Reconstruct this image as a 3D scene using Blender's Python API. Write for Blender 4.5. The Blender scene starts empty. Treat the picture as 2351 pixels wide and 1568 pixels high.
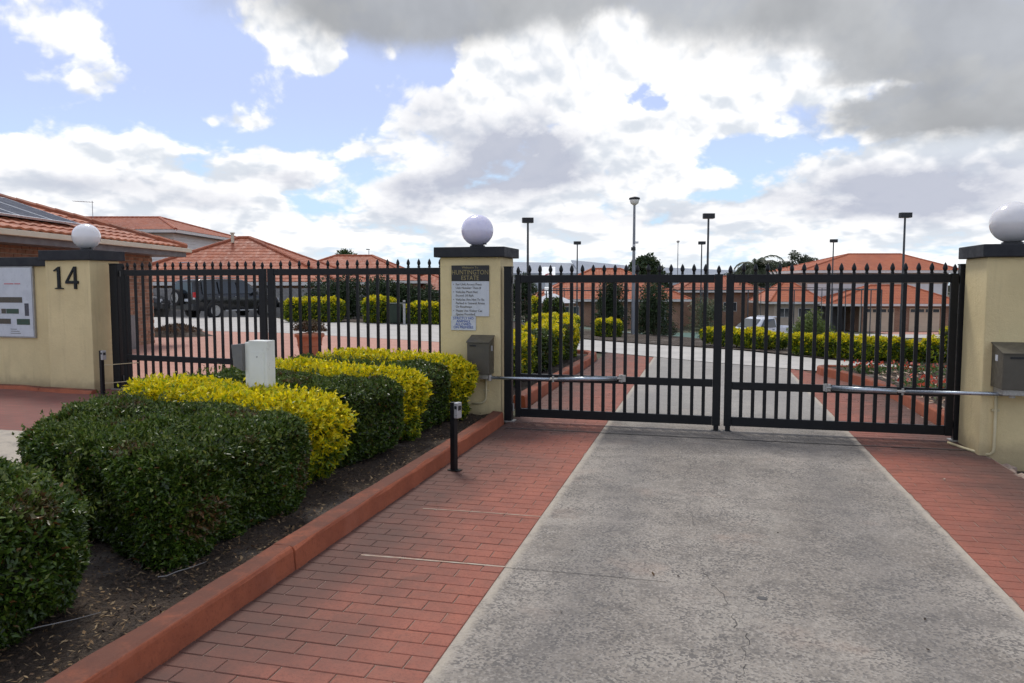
import bpy, bmesh, math, random
import numpy as np
from mathutils import Vector, Matrix, Euler
random.seed(7); RNG = np.random.default_rng(11)
R = math.radians
SC = bpy.context.scene
COL = SC.collection
TH = R(14.2)                      # heading of the view, left of the driveway (+Y)
CT, ST = math.cos(TH), math.sin(TH)

# ------------------------------------------------------------------ camera
cam_d = bpy.data.cameras.new('camera'); cam = bpy.data.objects.new('camera', cam_d); COL.objects.link(cam)
cam.location = (0, 0, 1.5)
cam.rotation_euler = (R(90 - 4.3136), 0, TH)
cam_d.sensor_width = 36; cam_d.lens = 36 * 1750 / 2351
cam_d.clip_end = 6000; cam_d.clip_start = 0.05
SC.camera = cam

# ------------------------------------------------------------------ world: sky with clouds
SUN_EL, SUN_AZ = R(56), R(-34)    # azimuth measured from +Y clockwise
SKY = 0.10
world = bpy.data.worlds.new('World'); SC.world = world; world.use_nodes = True
NT = world.node_tree; NT.nodes.clear()
class G:
    """tiny node-graph helper"""
    def __init__(s, nt): s.nt = nt
    def n(s, t, **kw):
        x = s.nt.nodes.new(t)
        for k, v in kw.items():
            if k == 'i':
                for a, b in v.items():
                    if hasattr(b, 'node'): s.nt.links.new(b, x.inputs[a])
                    else: x.inputs[a].default_value = b
            else: setattr(x, k, v)
        return x
    def m(s, op, a, b=0.0, c=0.0, clamp=False):
        return s.n('ShaderNodeMath', operation=op, use_clamp=clamp, i={0: a, 1: b, 2: c}).outputs[0]
    def noise(s, vec, scale, detail=6, rough=0.55, dist=0.0, w=None):
        x = s.n('ShaderNodeTexNoise', i={'Scale': scale, 'Detail': detail, 'Roughness': rough, 'Distortion': dist})
        if vec is not None: s.nt.links.new(vec, x.inputs['Vector'])
        return x.outputs[0]
    def mr(s, v, a, b, c=0.0, d=1.0, smooth=True):
        return s.n('ShaderNodeMapRange', interpolation_type='SMOOTHSTEP' if smooth else 'LINEAR', i={0: v, 1: a, 2: b, 3: c, 4: d}).outputs[0]
    def mix(s, f, a, b, mode='MIX'):
        x = s.n('ShaderNodeMix', data_type='RGBA', blend_type=mode)
        for k, v in ((0, f), (6, a), (7, b)):
            if hasattr(v, 'node'): s.nt.links.new(v, x.inputs[k])
            else: x.inputs[k].default_value = v if k == 0 else (tuple(v) + (1,))[:4]
        return x.outputs[2]
    def xyz(s, x, y, z): return s.n('ShaderNodeCombineXYZ', i={0: x, 1: y, 2: z}).outputs[0]
g = G(NT)
sky = g.n('ShaderNodeTexSky', sky_type='NISHITA', sun_disc=False, sun_elevation=SUN_EL, sun_rotation=SUN_AZ, air_density=1.0, dust_density=0.6, ozone_density=1.0)
tc = g.n('ShaderNodeTexCoord').outputs['Generated']
sp = g.n('ShaderNodeSeparateXYZ', i={0: tc})
dx, dy, dz = sp.outputs
az = g.m('ARCTAN2', dx, dy); el = g.m('ARCSINE', dz)
hn = g.m('SQRT', g.m('ADD', g.m('MULTIPLY', dx, dx), g.m('MULTIPLY', dy, dy)))
ux, uy = g.m('DIVIDE', dx, g.m('MAXIMUM', hn, .02)), g.m('DIVIDE', dy, g.m('MAXIMUM', hn, .02))
def cloud_coord(lift, off=0.0):
    v = g.m('MULTIPLY', g.m('LOGARITHM', g.m('ADD', g.m('MAXIMUM', g.m('ADD', dz, lift), 0.0), 0.10), math.e), 0.42)
    return g.xyz(g.m('ADD', ux, off), g.m('ADD', uy, off * .7), v)
pa, pb, pc = cloud_coord(0.0), cloud_coord(0.016), cloud_coord(0.0, 3.7)
warp = g.m('SUBTRACT', g.noise(pa, 9.0, 5, 0.6), 0.5)
warp2 = g.m('SUBTRACT', g.noise(pc, 9.0, 5, 0.6), 0.5)
def blob(a, e, sa, se, wob=0.10):
    u = g.m('DIVIDE', g.m('ADD', g.m('SUBTRACT', az, R(a)), g.m('MULTIPLY', warp, wob * 1.6)), R(sa))
    v = g.m('DIVIDE', g.m('ADD', g.m('SUBTRACT', el, R(e)), g.m('MULTIPLY', warp2, wob * .6)), R(se))
    return g.m('EXPONENT', g.m('MULTIPLY', g.m('ADD', g.m('MULTIPLY', u, u), g.m('MULTIPLY', v, v)), -1.0))
def total(items):
    acc = 0.0
    for a, e, sa, se, k in items:
        acc = g.m('MULTIPLY_ADD', blob(a, e, sa, se), k, acc)
    return acc
def billow(p):
    a = g.m('ABSOLUTE', g.m('SUBTRACT', g.noise(p, 15.0, 2.5, 0.5, 0.2), 0.5)); b = g.m('ABSOLUTE', g.m('SUBTRACT', g.noise(p, 37.0, 2.5, 0.5, 0.2), 0.5))
    return g.m('ADD', g.m('MULTIPLY', g.m('SUBTRACT', a, 0.10), 0.42), g.m('MULTIPLY', g.m('SUBTRACT', b, 0.10), 0.22))
ba, bb = billow(pa), billow(pb)
n1 = g.m('ADD', g.noise(pa, 6.0, 10, 0.58, 0.3), ba)
n2 = g.m('ADD', g.noise(pb, 6.0, 3.0, 0.5, 0.3), bb)
n1s = g.m('ADD', g.noise(pa, 6.0, 3.0, 0.5, 0.3), ba)
# openings of blue (negative) and built-up cumulus (positive)
BLUE = [(-42, 13, 10, 4.2, -.19), (-32, 11, 5, 2.3, -.17), (-25.5, 14.5, 2.4, 4, -.17), (-19.3, 15.4, 1.1, 1.4, -.24), (2.3, 8.4, 4.0, 1.2, -.22), (0.2, 6.3, 2.6, .9, -.22), (-4, 12.7, 1.6, 1.0, -.30), (6.5, 9.4, 3.5, .7, -.22), (-29, 5.9, 3, .9, -.14), (-38, 17.5, 6, 2.5, -.12)]
CUM = [(-19.5, 11, 4.5, 4.6, .20), (-11, 14.8, 6, 2.8, .26), (-5, 10.5, 4, 2.4, .20), (-9, 7.0, 8, 2.2, .16), (-44, 7.6, 5, 2.1, .30), (-31.4, 8.2, 2.8, 1.6, .34), (-37, 5.2, 6, 2.2, .20), (-29.3, 15.3, 2.3, .9, .32), (-44.5, 15.6, 3, 1.8, .20), (-31, 17, 3, 1.2, .2), (13, 8.3, 6.5, 2.0, .26), (-14, 3.8, 60, 3.0, .16), (-34, 11.4, 2.2, .8, .22), (-25.8, 9.6, 2.0, 1.0, .16), (-39.5, 13, 3, 1.2, .12), (5, 14.6, 5, 2, .2), (-3, 16.5, 8, 2.6, .26), (0, 11, 4, 1.6, .2), (-2.5, 7.6, 2.5, 1.5, .14), (8, 6.2, 6, 1.4, .1), (-43, 12.4, 3, 1.2, .16), (-24, 9, 3, 1.5, .1)]
bias = total(BLUE + CUM)
d1 = g.m('ADD', n1, bias); da = g.m('ADD', n1s, bias); d2 = g.m('ADD', n2, bias)
mask = g.mr(d1, 0.445, 0.575)
lit = g.mr(g.m('MULTIPLY_ADD', g.m('SUBTRACT', d1, da), 0.22, g.m('SUBTRACT', da, d2)), -0.115, 0.050)
thick = g.mr(d1, 0.62, 0.9)
# shaded hearts and flat grey bases of the big cumulus
GREY = [(-14.0, 9.8, 4.0, 2.5, 1.6), (-12.5, 8.0, 5.0, .9, 1.0), (-20, 6.6, 5.0, 1.4, 1.0), (12.5, 6.2, 8, 1.6, 1.4), (-43, 6.4, 5, .8, .6), (-31, 7.2, 2.6, .6, .6), (-20, 12.0, 2.5, 2.4, .45), (-36.5, 5.4, 3, .8, .5), (-5, 4.6, 8, .7, .45), (17, 4.6, 8, .8, .5)]
heart = g.m('MULTIPLY', total(GREY), g.mr(g.noise(pa, 11, 6, 0.6), 0.30, 0.60, .45, 1.0))
K = 1.0 / SKY
white = (1.10 * K, 1.09 * K, 1.08 * K); shade = (0.68 * K, 0.725 * K, 0.79 * K); grey = (0.56 * K, 0.59 * K, 0.67 * K)
cc = g.mix(lit, shade, white)
cc = g.mix(g.m('MULTIPLY', thick, 0.15), cc, grey)
cc = g.mix(g.m('MINIMUM', heart, 0.92), cc, (0.47 * K, 0.50 * K, 0.60 * K))
# clear air: pale towards the horizon
air = g.mix(0.86, sky.outputs[0], (0.53 * K, 0.63 * K, 0.97 * K))
air = g.mix(g.mr(el, R(4), R(14), 0.85, 0.0), air, (0.57 * K, 0.79 * K, 0.95 * K))
col = g.mix(mask, air, cc)
# low grey stratus sheet over the top of the view
STR = [(-24, 19.4, 9.5, 2.9, 1.3), (-10.5, 20.1, 8.0, 2.6, 1.15), (3.5, 18.9, 9.5, 2.9, 1.2), (-6.5, 18.0, 1.8, 1.5, -.55), (15, 14.6, 8, 3.4, 1.3), (21, 11.3, 8, 2.4, 1.1), (11.5, 10.7, 4, 1.1, .75), (5.5, 14.4, 3.2, .8, -.75), (10.8, 12.5, 3.6, .5, -.7), (35, 17, 14, 9, .9)]
st = g.m('ADD', total(STR), g.m('MULTIPLY', g.m('SUBTRACT', g.noise(pc, 5.0, 5, 0.5), 0.5), 0.55))
high = g.mr(el, R(19), R(27))
st = g.m('MAXIMUM', st, g.m('MULTIPLY', high, g.mr(g.noise(pc, 2.4, 5, 0.5), 0.38, 0.62, 0.3, 0.95)))
sm = g.mr(st, 0.15, 1.05)
sc_ = g.mix(g.mr(g.noise(pc, 6.0, 5, 0.5), 0.3, 0.7), (0.345 * K, 0.358 * K, 0.378 * K), (0.49 * K, 0.508 * K, 0.535 * K))
col = g.mix(g.m('MULTIPLY', sm, 0.95), col, sc_)
# milky band near the horizon
col = g.mix(g.mr(el, R(0), R(4.5), 0.55, 0.0), col, (0.80 * K, 0.87 * K, 0.93 * K))
bg = g.n('ShaderNodeBackground', i={0: col, 1: SKY})
g.n('ShaderNodeOutputWorld', i={0: bg.outputs[0]})
world.cycles.sampling_method = 'MANUAL'; world.cycles.sample_map_resolution = 512

# ------------------------------------------------------------------ sun and exposure
sd = bpy.data.lights.new('sun', 'SUN'); sd.energy = 1.9; sd.angle = R(14); sd.color = (1, .95, .88)
so = bpy.data.objects.new('sun', sd); COL.objects.link(so)
so.rotation_euler = Vector((-math.sin(SUN_AZ) * math.cos(SUN_EL), -math.cos(SUN_AZ) * math.cos(SUN_EL), -math.sin(SUN_EL))).to_track_quat('-Z', 'Y').to_euler()
SC.view_settings.view_transform = 'Standard'; SC.view_settings.look = 'None'
SC.view_settings.exposure = 0.12; SC.view_settings.gamma = 1.0; SC.view_settings.use_curve_mapping = False
SC.render.engine = 'CYCLES'
SC.cycles.max_bounces = 6; SC.cycles.diffuse_bounces = 3; SC.cycles.transparent_max_bounces = 8
SC.cycles.use_adaptive_sampling = True; SC.cycles.adaptive_threshold = 0.02; SC.cycles.use_denoising = True

# ------------------------------------------------------------------ helpers
def W(xc, zc): return (xc * CT - zc * ST, xc * ST + zc * CT)      # view-aligned plan frame -> world
def relu(a): return a if a > 0 else 0.0
def gz(x, y):
    """height of the ground: level at the gate, falling gently away beyond it to the right"""
    xc = x * CT + y * ST; zc = -x * ST + y * CT
    l = -0.04 * min(relu(zc - 34), 45)
    r = -0.075 * min(relu(zc - 17), 29) - 0.04 * min(relu(zc - 46), 34)
    t = min(max((xc + 4) / 18, 0), 1); t = t * t * (3 - 2 * t)
    return l + (r - l) * t
class MB:
    def __init__(s): s.v = []; s.f = []
    def add(s, vs, fs):
        b = len(s.v); s.v += [tuple(p) for p in vs]; s.f += [tuple(i + b for i in f) for f in fs]; return s
    def box(s, x0, x1, y0, y1, z0, z1, M=None):
        vs = [(x0, y0, z0), (x1, y0, z0), (x1, y1, z0), (x0, y1, z0), (x0, y0, z1), (x1, y0, z1), (x1, y1, z1), (x0, y1, z1)]
        if M is not None: vs = [M @ Vector(p) for p in vs]
        return s.add(vs, [(3, 2, 1, 0), (4, 5, 6, 7), (0, 1, 5, 4), (1, 2, 6, 5), (2, 3, 7, 6), (3, 0, 4, 7)])
    def prism(s, poly, h0, h1, M=None):
        """poly in xy, extruded in z"""
        n = len(poly); vs = [(p[0], p[1], h0) for p in poly] + [(p[0], p[1], h1) for p in poly]
        if M is not None: vs = [M @ Vector(p) for p in vs]
        return s.add(vs, [tuple(range(n - 1, -1, -1)), tuple(range(n, 2 * n))] + [(i, (i + 1) % n, n + (i + 1) % n, n + i) for i in range(n)])
    def tube(s, pts, r, n=10, cap=True):
        pts = [Vector(p) for p in pts]; rs = r if isinstance(r, (list, tuple)) else [r] * len(pts)
        vs = []; fs = []; ref = None
        for i, p in enumerate(pts):
            t = (pts[min(i + 1, len(pts) - 1)] - pts[max(i - 1, 0)]).normalized()
            if ref is None: ref = Vector((0, 0, 1)) if abs(t.z) < .9 else Vector((1, 0, 0))
            a = t.cross(ref).normalized(); b = t.cross(a).normalized(); ref = -b if False else ref
            for k in range(n):
                q = 2 * math.pi * k / n
                vs.append(p + (a * math.cos(q) + b * math.sin(q)) * rs[i])
        for i in range(len(pts) - 1):
            for k in range(n):
                fs.append((i * n + k, i * n + (k + 1) % n, (i + 1) * n + (k + 1) % n, (i + 1) * n + k))
        if cap:
            fs.append(tuple(range(n - 1, -1, -1))); fs.append(tuple(range((len(pts) - 1) * n, len(pts) * n)))
        return s.add(vs, fs)
    def lathe(s, prof, n=24, M=None):
        vs = []; fs = []
        for r, z in prof:
            for k in range(n):
                q = 2 * math.pi * k / n; vs.append(Vector((r * math.cos(q), r * math.sin(q), z)))
        if M is not None: vs = [M @ p for p in vs]
        for i in range(len(prof) - 1):
            for k in range(n): fs.append((i * n + k, i * n + (k + 1) % n, (i + 1) * n + (k + 1) % n, (i + 1) * n + k))
        fs.append(tuple(range(n - 1, -1, -1))); fs.append(tuple(range((len(prof) - 1) * n, len(prof) * n)))
        return s.add(vs, fs)
    def mesh(s, name, m=None, smooth=False, bevel=0.0):
        me = bpy.data.meshes.new(name); me.from_pydata(s.v, [], s.f)
        if m: me.materials.append(m)
        bm = bmesh.new(); bm.from_mesh(me)
        bmesh.ops.recalc_face_normals(bm, faces=bm.faces)
        if bevel > 0:
            es = [e for e in bm.edges if len(e.link_faces) == 2 and e.calc_face_angle() > 0.5]
            bmesh.ops.bevel(bm, geom=es, offset=bevel, segments=2, affect='EDGES', profile=0.6, clamp_overlap=True)
        bm.to_mesh(me); bm.free()
        if smooth: me.shade_smooth()
        return me
def obj(name, me, parent=None, loc=(0, 0, 0), rotz=0.0, **props):
    o = bpy.data.objects.new(name, me); COL.objects.link(o)
    o.location = loc; o.rotation_euler = (0, 0, rotz)
    if parent is not None: o.parent = parent
    for k, v in props.items(): o[k] = v
    return o
def thing(name, label, cat, loc=(0, 0, 0), rotz=0.0, group=None, me=None):
    o = obj(name, me, None, loc, rotz); o['label'] = label; o['category'] = cat
    if group: o['group'] = group
    return o
def structure(name, me, loc=(0, 0, 0), rotz=0.0, **p):
    return obj(name, me, None, loc, rotz, kind='structure', **p)
def copy_tree(src, parent=None):
    c = src.copy(); COL.objects.link(c)
    if parent is not None: c.parent = parent
    for ch in list(src.children): copy_tree(ch, c)
    return c
def again(src, label, loc, rotz=None):
    c = copy_tree(src); c['label'] = label; c.location = loc
    if rotz is not None: c.rotation_euler = (0, 0, rotz)
    return c
def B(x0, x1, y0, y1, z0, z1, m, name='box', bevel=0.004): return MB().box(x0, x1, y0, y1, z0, z1).mesh(name, m, bevel=bevel)
def fast_mesh(name, V, F4=None, F3=None, m=None, colors=None):
    """big meshes straight from numpy"""
    me = bpy.data.meshes.new(name); V = np.asarray(V, np.float32)
    loops = []; starts = []; totals = []
    F = F4 if F4 is not None else F3; k = F.shape[1]
    me.vertices.add(len(V)); me.vertices.foreach_set('co', V.ravel())
    me.loops.add(F.size); me.loops.foreach_set('vertex_index', F.ravel().astype(np.int32))
    me.polygons.add(len(F)); me.polygons.foreach_set('loop_start', (np.arange(len(F)) * k).astype(np.int32))
    me.update(calc_edges=True)
    if colors is not None:
        a = me.color_attributes.new('tint', 'FLOAT_COLOR', 'POINT'); c = np.ones((len(V), 4), np.float32); c[:, :3] = colors
        a.data.foreach_set('color', c.ravel())
    if m: me.materials.append(m)
    return me

# ------------------------------------------------------------------ materials
def new_mat(name):
    m = bpy.data.materials.new(name); m.use_nodes = True; nt = m.node_tree
    b = nt.nodes['Principled BSDF']; return m, G(nt), b
def link(gr, a, b): gr.nt.links.new(a, b)
def bump(gr, bsdf, h, strength=0.3, dist=0.01):
    x = gr.n('ShaderNodeBump', i={'Height': h, 'Strength': strength, 'Distance': dist}); link(gr, x.outputs[0], bsdf.inputs['Normal'])
def pm(name, c1, c2=None, scale=8.0, rough=0.6, metal=0.0, bmp=0.0, bscale=60.0, detail=6, world_pos=True, c3=None, s3=1.0, spec=0.5, rnd=0.0, bd=0.01):
    """general weathered surface: two colours by noise, optional large stains c3, fine relief, per-object variation"""
    m, gr, b = new_mat(name)
    pos = gr.n('ShaderNodeNewGeometry').outputs['Position'] if world_pos else gr.n('ShaderNodeTexCoord').outputs['Object']
    c2 = c2 or tuple(x * 0.82 for x in c1)
    c = gr.mix(gr.mr(gr.noise(pos, scale, detail, 0.6), 0.32, 0.68), c1, c2)
    if c3: c = gr.mix(gr.mr(gr.noise(pos, s3, 5, 0.6), 0.5, 0.75, 0, 0.8), c, c3)
    if rnd > 0:
        r = gr.n('ShaderNodeObjectInfo').outputs['Random']
        c = gr.mix(1.0, c, gr.n('ShaderNodeCombineColor', i={0: gr.mr(r, 0, 1, 1 - rnd, 1 + rnd, False), 1: gr.mr(r, 0, 1, 1 - rnd, 1 + rnd, False), 2: gr.mr(r, 0, 1, 1 - rnd, 1 + rnd, False)}).outputs[0], 'MULTIPLY')
    link(gr, c, b.inputs['Base Color'])
    rr = gr.mr(gr.noise(pos, scale * 2.3, 4, 0.6), 0.3, 0.7, max(rough - .1, .02), min(rough + .1, 1)); link(gr, rr, b.inputs['Roughness'])
    b.inputs['Metallic'].default_value = metal; b.inputs['Specular IOR Level'].default_value = spec
    if bmp > 0: bump(gr, b, gr.noise(pos, bscale, 5, 0.6), bmp, bd)
    return m
def leaf_mat(name, gloss=0.35, trans=0.25):
    m, gr, b = new_mat(name)
    at = gr.n('ShaderNodeAttribute', attribute_name='tint'); link(gr, at.outputs['Color'], b.inputs['Base Color'])
    b.inputs['Roughness'].default_value = gloss; b.inputs['Specular IOR Level'].default_value = 0.4
    tr = gr.n('ShaderNodeBsdfTranslucent'); link(gr, at.outputs['Color'], tr.inputs[0])
    mx = gr.n('ShaderNodeMixShader', i={0: trans, 1: b.outputs[0], 2: tr.outputs[0]})
    link(gr, mx.outputs[0], gr.nt.nodes['Material Output'].inputs[0])
    return m
def glass_mat(name, c=(.03, .04, .05), rough=.06):
    m, gr, b = new_mat(name); b.inputs['Base Color'].default_value = c + (1,); b.inputs['Roughness'].default_value = rough; b.inputs['Specular IOR Level'].default_value = 0.8
    return m
M = {}
M['black'] = pm('black_powder_coat', (.006, .0068, .0085), (.009, .0095, .011), 20, .45, spec=.3, bmp=.04, bscale=200)
M['cap'] = pm('charcoal_cap_paint', (.020, .0215, .027), (.03, .032, .037), 5, .66, bmp=.15, bscale=80, c3=(.038, .039, .042), s3=3, spec=.3)
M['leaf'] = leaf_mat('hedge_leaf', .34, .16)
M['leafy'] = leaf_mat('golden_leaf', .45, .30)
M['leaff'] = leaf_mat('tree_leaf', .55, .2)
M['twig'] = pm('twig_bark', (.07, .05, .035), (.11, .085, .06), 30, .9, bmp=.5, bscale=60)
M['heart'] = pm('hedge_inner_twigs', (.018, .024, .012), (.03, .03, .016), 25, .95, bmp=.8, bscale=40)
M['steel'] = pm('galvanised_tube', (.42, .47, .52), (.50, .54, .58), 30, .34, metal=.85, bmp=.03)
M['zinc'] = pm('zinc_bracket', (.38, .37, .34), (.5, .49, .46), 60, .45, metal=.7)
M['bronze'] = pm('bronze_housing_paint', (.082, .073, .054), (.096, .086, .064), 9, .5, bmp=.03, bscale=150, spec=.5)
M['white_paint'] = pm('white_powder_coat', (.84, .84, .78), (.79, .79, .73), 4, .35, bmp=.02, c3=(.70, .70, .62), s3=2.5)
M['grey_box'] = pm('grey_reader_case', (.15, .145, .145), (.175, .17, .165), 12, .45)
M['reader'] = pm('silver_sensor', (.45, .45, .45), (.5, .5, .5), 20, .35, metal=.4)
M['dark_plastic'] = pm('dark_plastic', (.015, .015, .016), None, 20, .4)
M['conduit'] = pm('cream_conduit', (.62, .54, .33), (.55, .47, .28), 10, .5)
M['sign_black'] = pm('sign_black', (.018, .017, .018), None, 10, .4)
M['sign_white'] = pm('sign_white', (.60, .63, .67), (.55, .58, .62), 8, .35, c3=(.5, .53, .58), s3=4)
M['gold'] = pm('gold_lettering', (.33, .27, .12), None, 10, .5)
M['ink'] = pm('grey_lettering', (.16, .15, .14), None, 10, .6)
M['blue_ink'] = pm('blue_lettering', (.06, .12, .42), None, 10, .6)
M['red_ink'] = pm('red_print', (.6, .10, .12), None, 10, .6)
M['map_brown'] = pm('map_brown', (.10, .075, .05), (.06, .06, .05), 40, .5)
M['map_green'] = pm('map_green', (.03, .08, .055), (.05, .07, .04), 40, .5)
M['map_grey'] = pm('map_grey', (.08, .08, .10), (.05, .05, .06), 40, .5)
M['frame_grey'] = pm('grey_aluminium_frame', (.42, .42, .42), None, 10, .4, metal=.3)
M['soil'] = pm('bed_soil', (.036, .023, .014), (.075, .05, .032), 24, .95, bmp=1.0, bscale=60, c3=(.26, .225, .19), s3=1.9, bd=.03)
M['kerb'] = pm('terracotta_kerb', (.335, .088, .047), (.25, .066, .036), 6.5, .75, bmp=.45, bscale=70, c3=(.15, .052, .033), s3=3.0, detail=10, spec=.3)
def kerb_mat():
    m, gr, b = new_mat('terracotta_kerb_paint'); geo = gr.n('ShaderNodeNewGeometry'); pos = geo.outputs['Position']
    n = gr.noise(pos, 4.5, 9, .65)
    c = gr.mix(gr.mr(n, .35, .65), (.37, .108, .052), (.285, .082, .041))
    c = gr.mix(gr.mr(gr.noise(pos, 60, 4, .7), .50, .68, 0, .45), c, (.17, .05, .028))
    c = gr.mix(gr.mr(gr.noise(pos, 2.0, 8, .7), .52, .70, 0, .6), c, (.36, .13, .08))
    up = gr.n('ShaderNodeSeparateXYZ', i={0: geo.outputs['Normal']}).outputs[2]
    grime = gr.m('MULTIPLY', gr.mr(up, .75, .95), gr.mr(gr.m('ADD', gr.noise(pos, 1.3, 8, .7), gr.m('MULTIPLY', gr.noise(pos, 17, 4, .7), .3)), .46, .72, .12, .85))
    c = gr.mix(grime, c, (.105, .043, .03))
    link(gr, c, b.inputs['Base Color']); b.inputs['Roughness'].default_value = .78; b.inputs['Specular IOR Level'].default_value = .3
    bump(gr, b, gr.m('ADD', gr.noise(pos, 14, 6, .65), gr.m('MULTIPLY', gr.noise(pos, 90, 4, .65), .35)), .45, .008)
    return m
M['kerb'] = kerb_mat()
M['terracotta'] = pm('terracotta_pot', (.42, .16, .085), (.36, .13, .07), 10, .8, bmp=.1)
M['fascia'] = pm('cream_fascia', (.62, .55, .42), (.56, .50, .38), 3, .5)
M['fascia_white'] = pm('white_fascia', (.68, .66, .62), (.6, .58, .55), 3, .5)
M['gutter'] = pm('dark_soffit', (.11, .105, .11), (.14, .135, .14), 3, .6)
M['weather'] = pm('white_weatherboard', (.80, .80, .77), (.74, .74, .72), 2, .55)
M['render_wall'] = pm('beige_render', (.50, .41, .32), (.44, .36, .28), 2, .8)
M['garage'] = pm('beige_garage_door', (.56, .46, .33), (.51, .42, .30), 1.5, .5)
M['glass'] = glass_mat('window_glass')
M['panel'] = pm('solar_cell_glass', (.030, .040, .065), (.038, .048, .078), 2, .5, spec=.06)
M['alu'] = pm('panel_frame', (.6, .62, .64), None, 10, .35, metal=.6)
M['globe'] = None
M['fence_grey'] = pm('weathered_paling', (.23, .22, .21), (.30, .29, .275), 9, .85, bmp=.2)
M['bin'] = pm('green_bin_plastic', (.008, .026, .014), None, 10, .45)
M['pole'] = pm('light_pole_paint', (.06, .065, .07), (.08, .085, .09), 3, .5, metal=.3)
M['pole_grey'] = pm('street_pole_galvanised', (.22, .23, .25), (.27, .28, .30), 3, .5, metal=.4)
M['lamp_head'] = pm('lamp_head_black', (.02, .02, .022), None, 8, .5)
M['metal_roof'] = pm('warehouse_grey_sheet', (.25, .28, .33), (.22, .25, .30), .2, .55)
M['metal_wall'] = pm('warehouse_pale_sheet', (.50, .52, .54), (.45, .47, .5), .2, .6)
M['bark'] = pm('trunk_bark', (.10, .075, .05), (.16, .12, .085), 12, .95, bmp=.6, bscale=20)
M['car_black'] = pm('black_car_paint', (.010, .011, .013), (.013, .014, .016), 2, .22, spec=.6)
M['car_white'] = pm('white_car_paint', (.72, .74, .78), (.68, .70, .74), 2, .25)
M['tyre'] = pm('tyre_rubber', (.014, .014, .015), None, 20, .85)
M['rim'] = pm('alloy_rim', (.42, .41, .40), None, 10, .35, metal=.8)
M['tail_red'] = pm('red_tail_lens', (.50, .01, .015), None, 10, .2)
M['lens'] = pm('clear_lens', (.6, .62, .65), None, 10, .15)
M['rock'] = pm('bed_rock', (.30, .20, .15), (.42, .33, .26), 18, .9, bmp=.5, rnd=.3)
M['grass'] = pm('dry_garden_ground', (.055, .062, .028), (.085, .075, .042), 3, .95, bmp=.7, bscale=40, c3=(.11, .085, .06), s3=.35, bd=.03)
M['joint'] = pm('sealed_joint', (.03, .029, .028), (.06, .057, .055), 10, .9)
M['mortar'] = pm('pale_joint', (.46, .40, .32), (.36, .22, .16), 10, .9)
M['oil'] = pm('oil_stain', (.10, .095, .09), None, 40, .8)
M['crack'] = pm('crack_dark', (.045, .042, .04), None, 10, .95)
def glow_face():  # white sign face with emission added so the boards read bright in daylight
    m, gr, b = new_mat('sign_face_added_glow'); b.inputs['Base Color'].default_value = (.8, .8, .8, 1); b.inputs['Emission Color'].default_value = (1, 1, 1, 1); b.inputs['Emission Strength'].default_value = .55; return m
M['glow_face'] = glow_face()
M['white_gloss'] = pm('white_sign_face', (.80, .80, .80), None, 4, .4)

def stucco():
    m, gr, b = new_mat('cream_textured_render'); pos = gr.n('ShaderNodeNewGeometry').outputs['Position']
    c = gr.mix(gr.mr(gr.noise(pos, 2.2, 6, .6), .35, .65), (.74, .61, .335), (.67, .55, .30))
    sx = gr.n('ShaderNodeSeparateXYZ', i={0: pos})
    streak = gr.noise(gr.xyz(gr.m('MULTIPLY', sx.outputs[0], 9), gr.m('MULTIPLY', sx.outputs[1], 9), gr.m('MULTIPLY', sx.outputs[2], .8)), 1.0, 5, .6)
    c = gr.mix(gr.m('MULTIPLY', gr.mr(streak, .52, .75), .22), c, (.34, .27, .15))
    base = gr.mr(gr.m('ADD', sx.outputs[2], gr.m('MULTIPLY', gr.noise(pos, 7, 5, .6), .22)), .12, .32, .55, 0)
    c = gr.mix(base, c, (.27, .20, .12))
    link(gr, c, b.inputs['Base Color']); b.inputs['Roughness'].default_value = .85
    bump(gr, b, gr.m('ADD', gr.noise(pos, 26, 6, .65), gr.m('MULTIPLY', gr.noise(pos, 110, 3, .6), .5)), .55, .012)
    return m
M['stucco'] = stucco()
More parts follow.
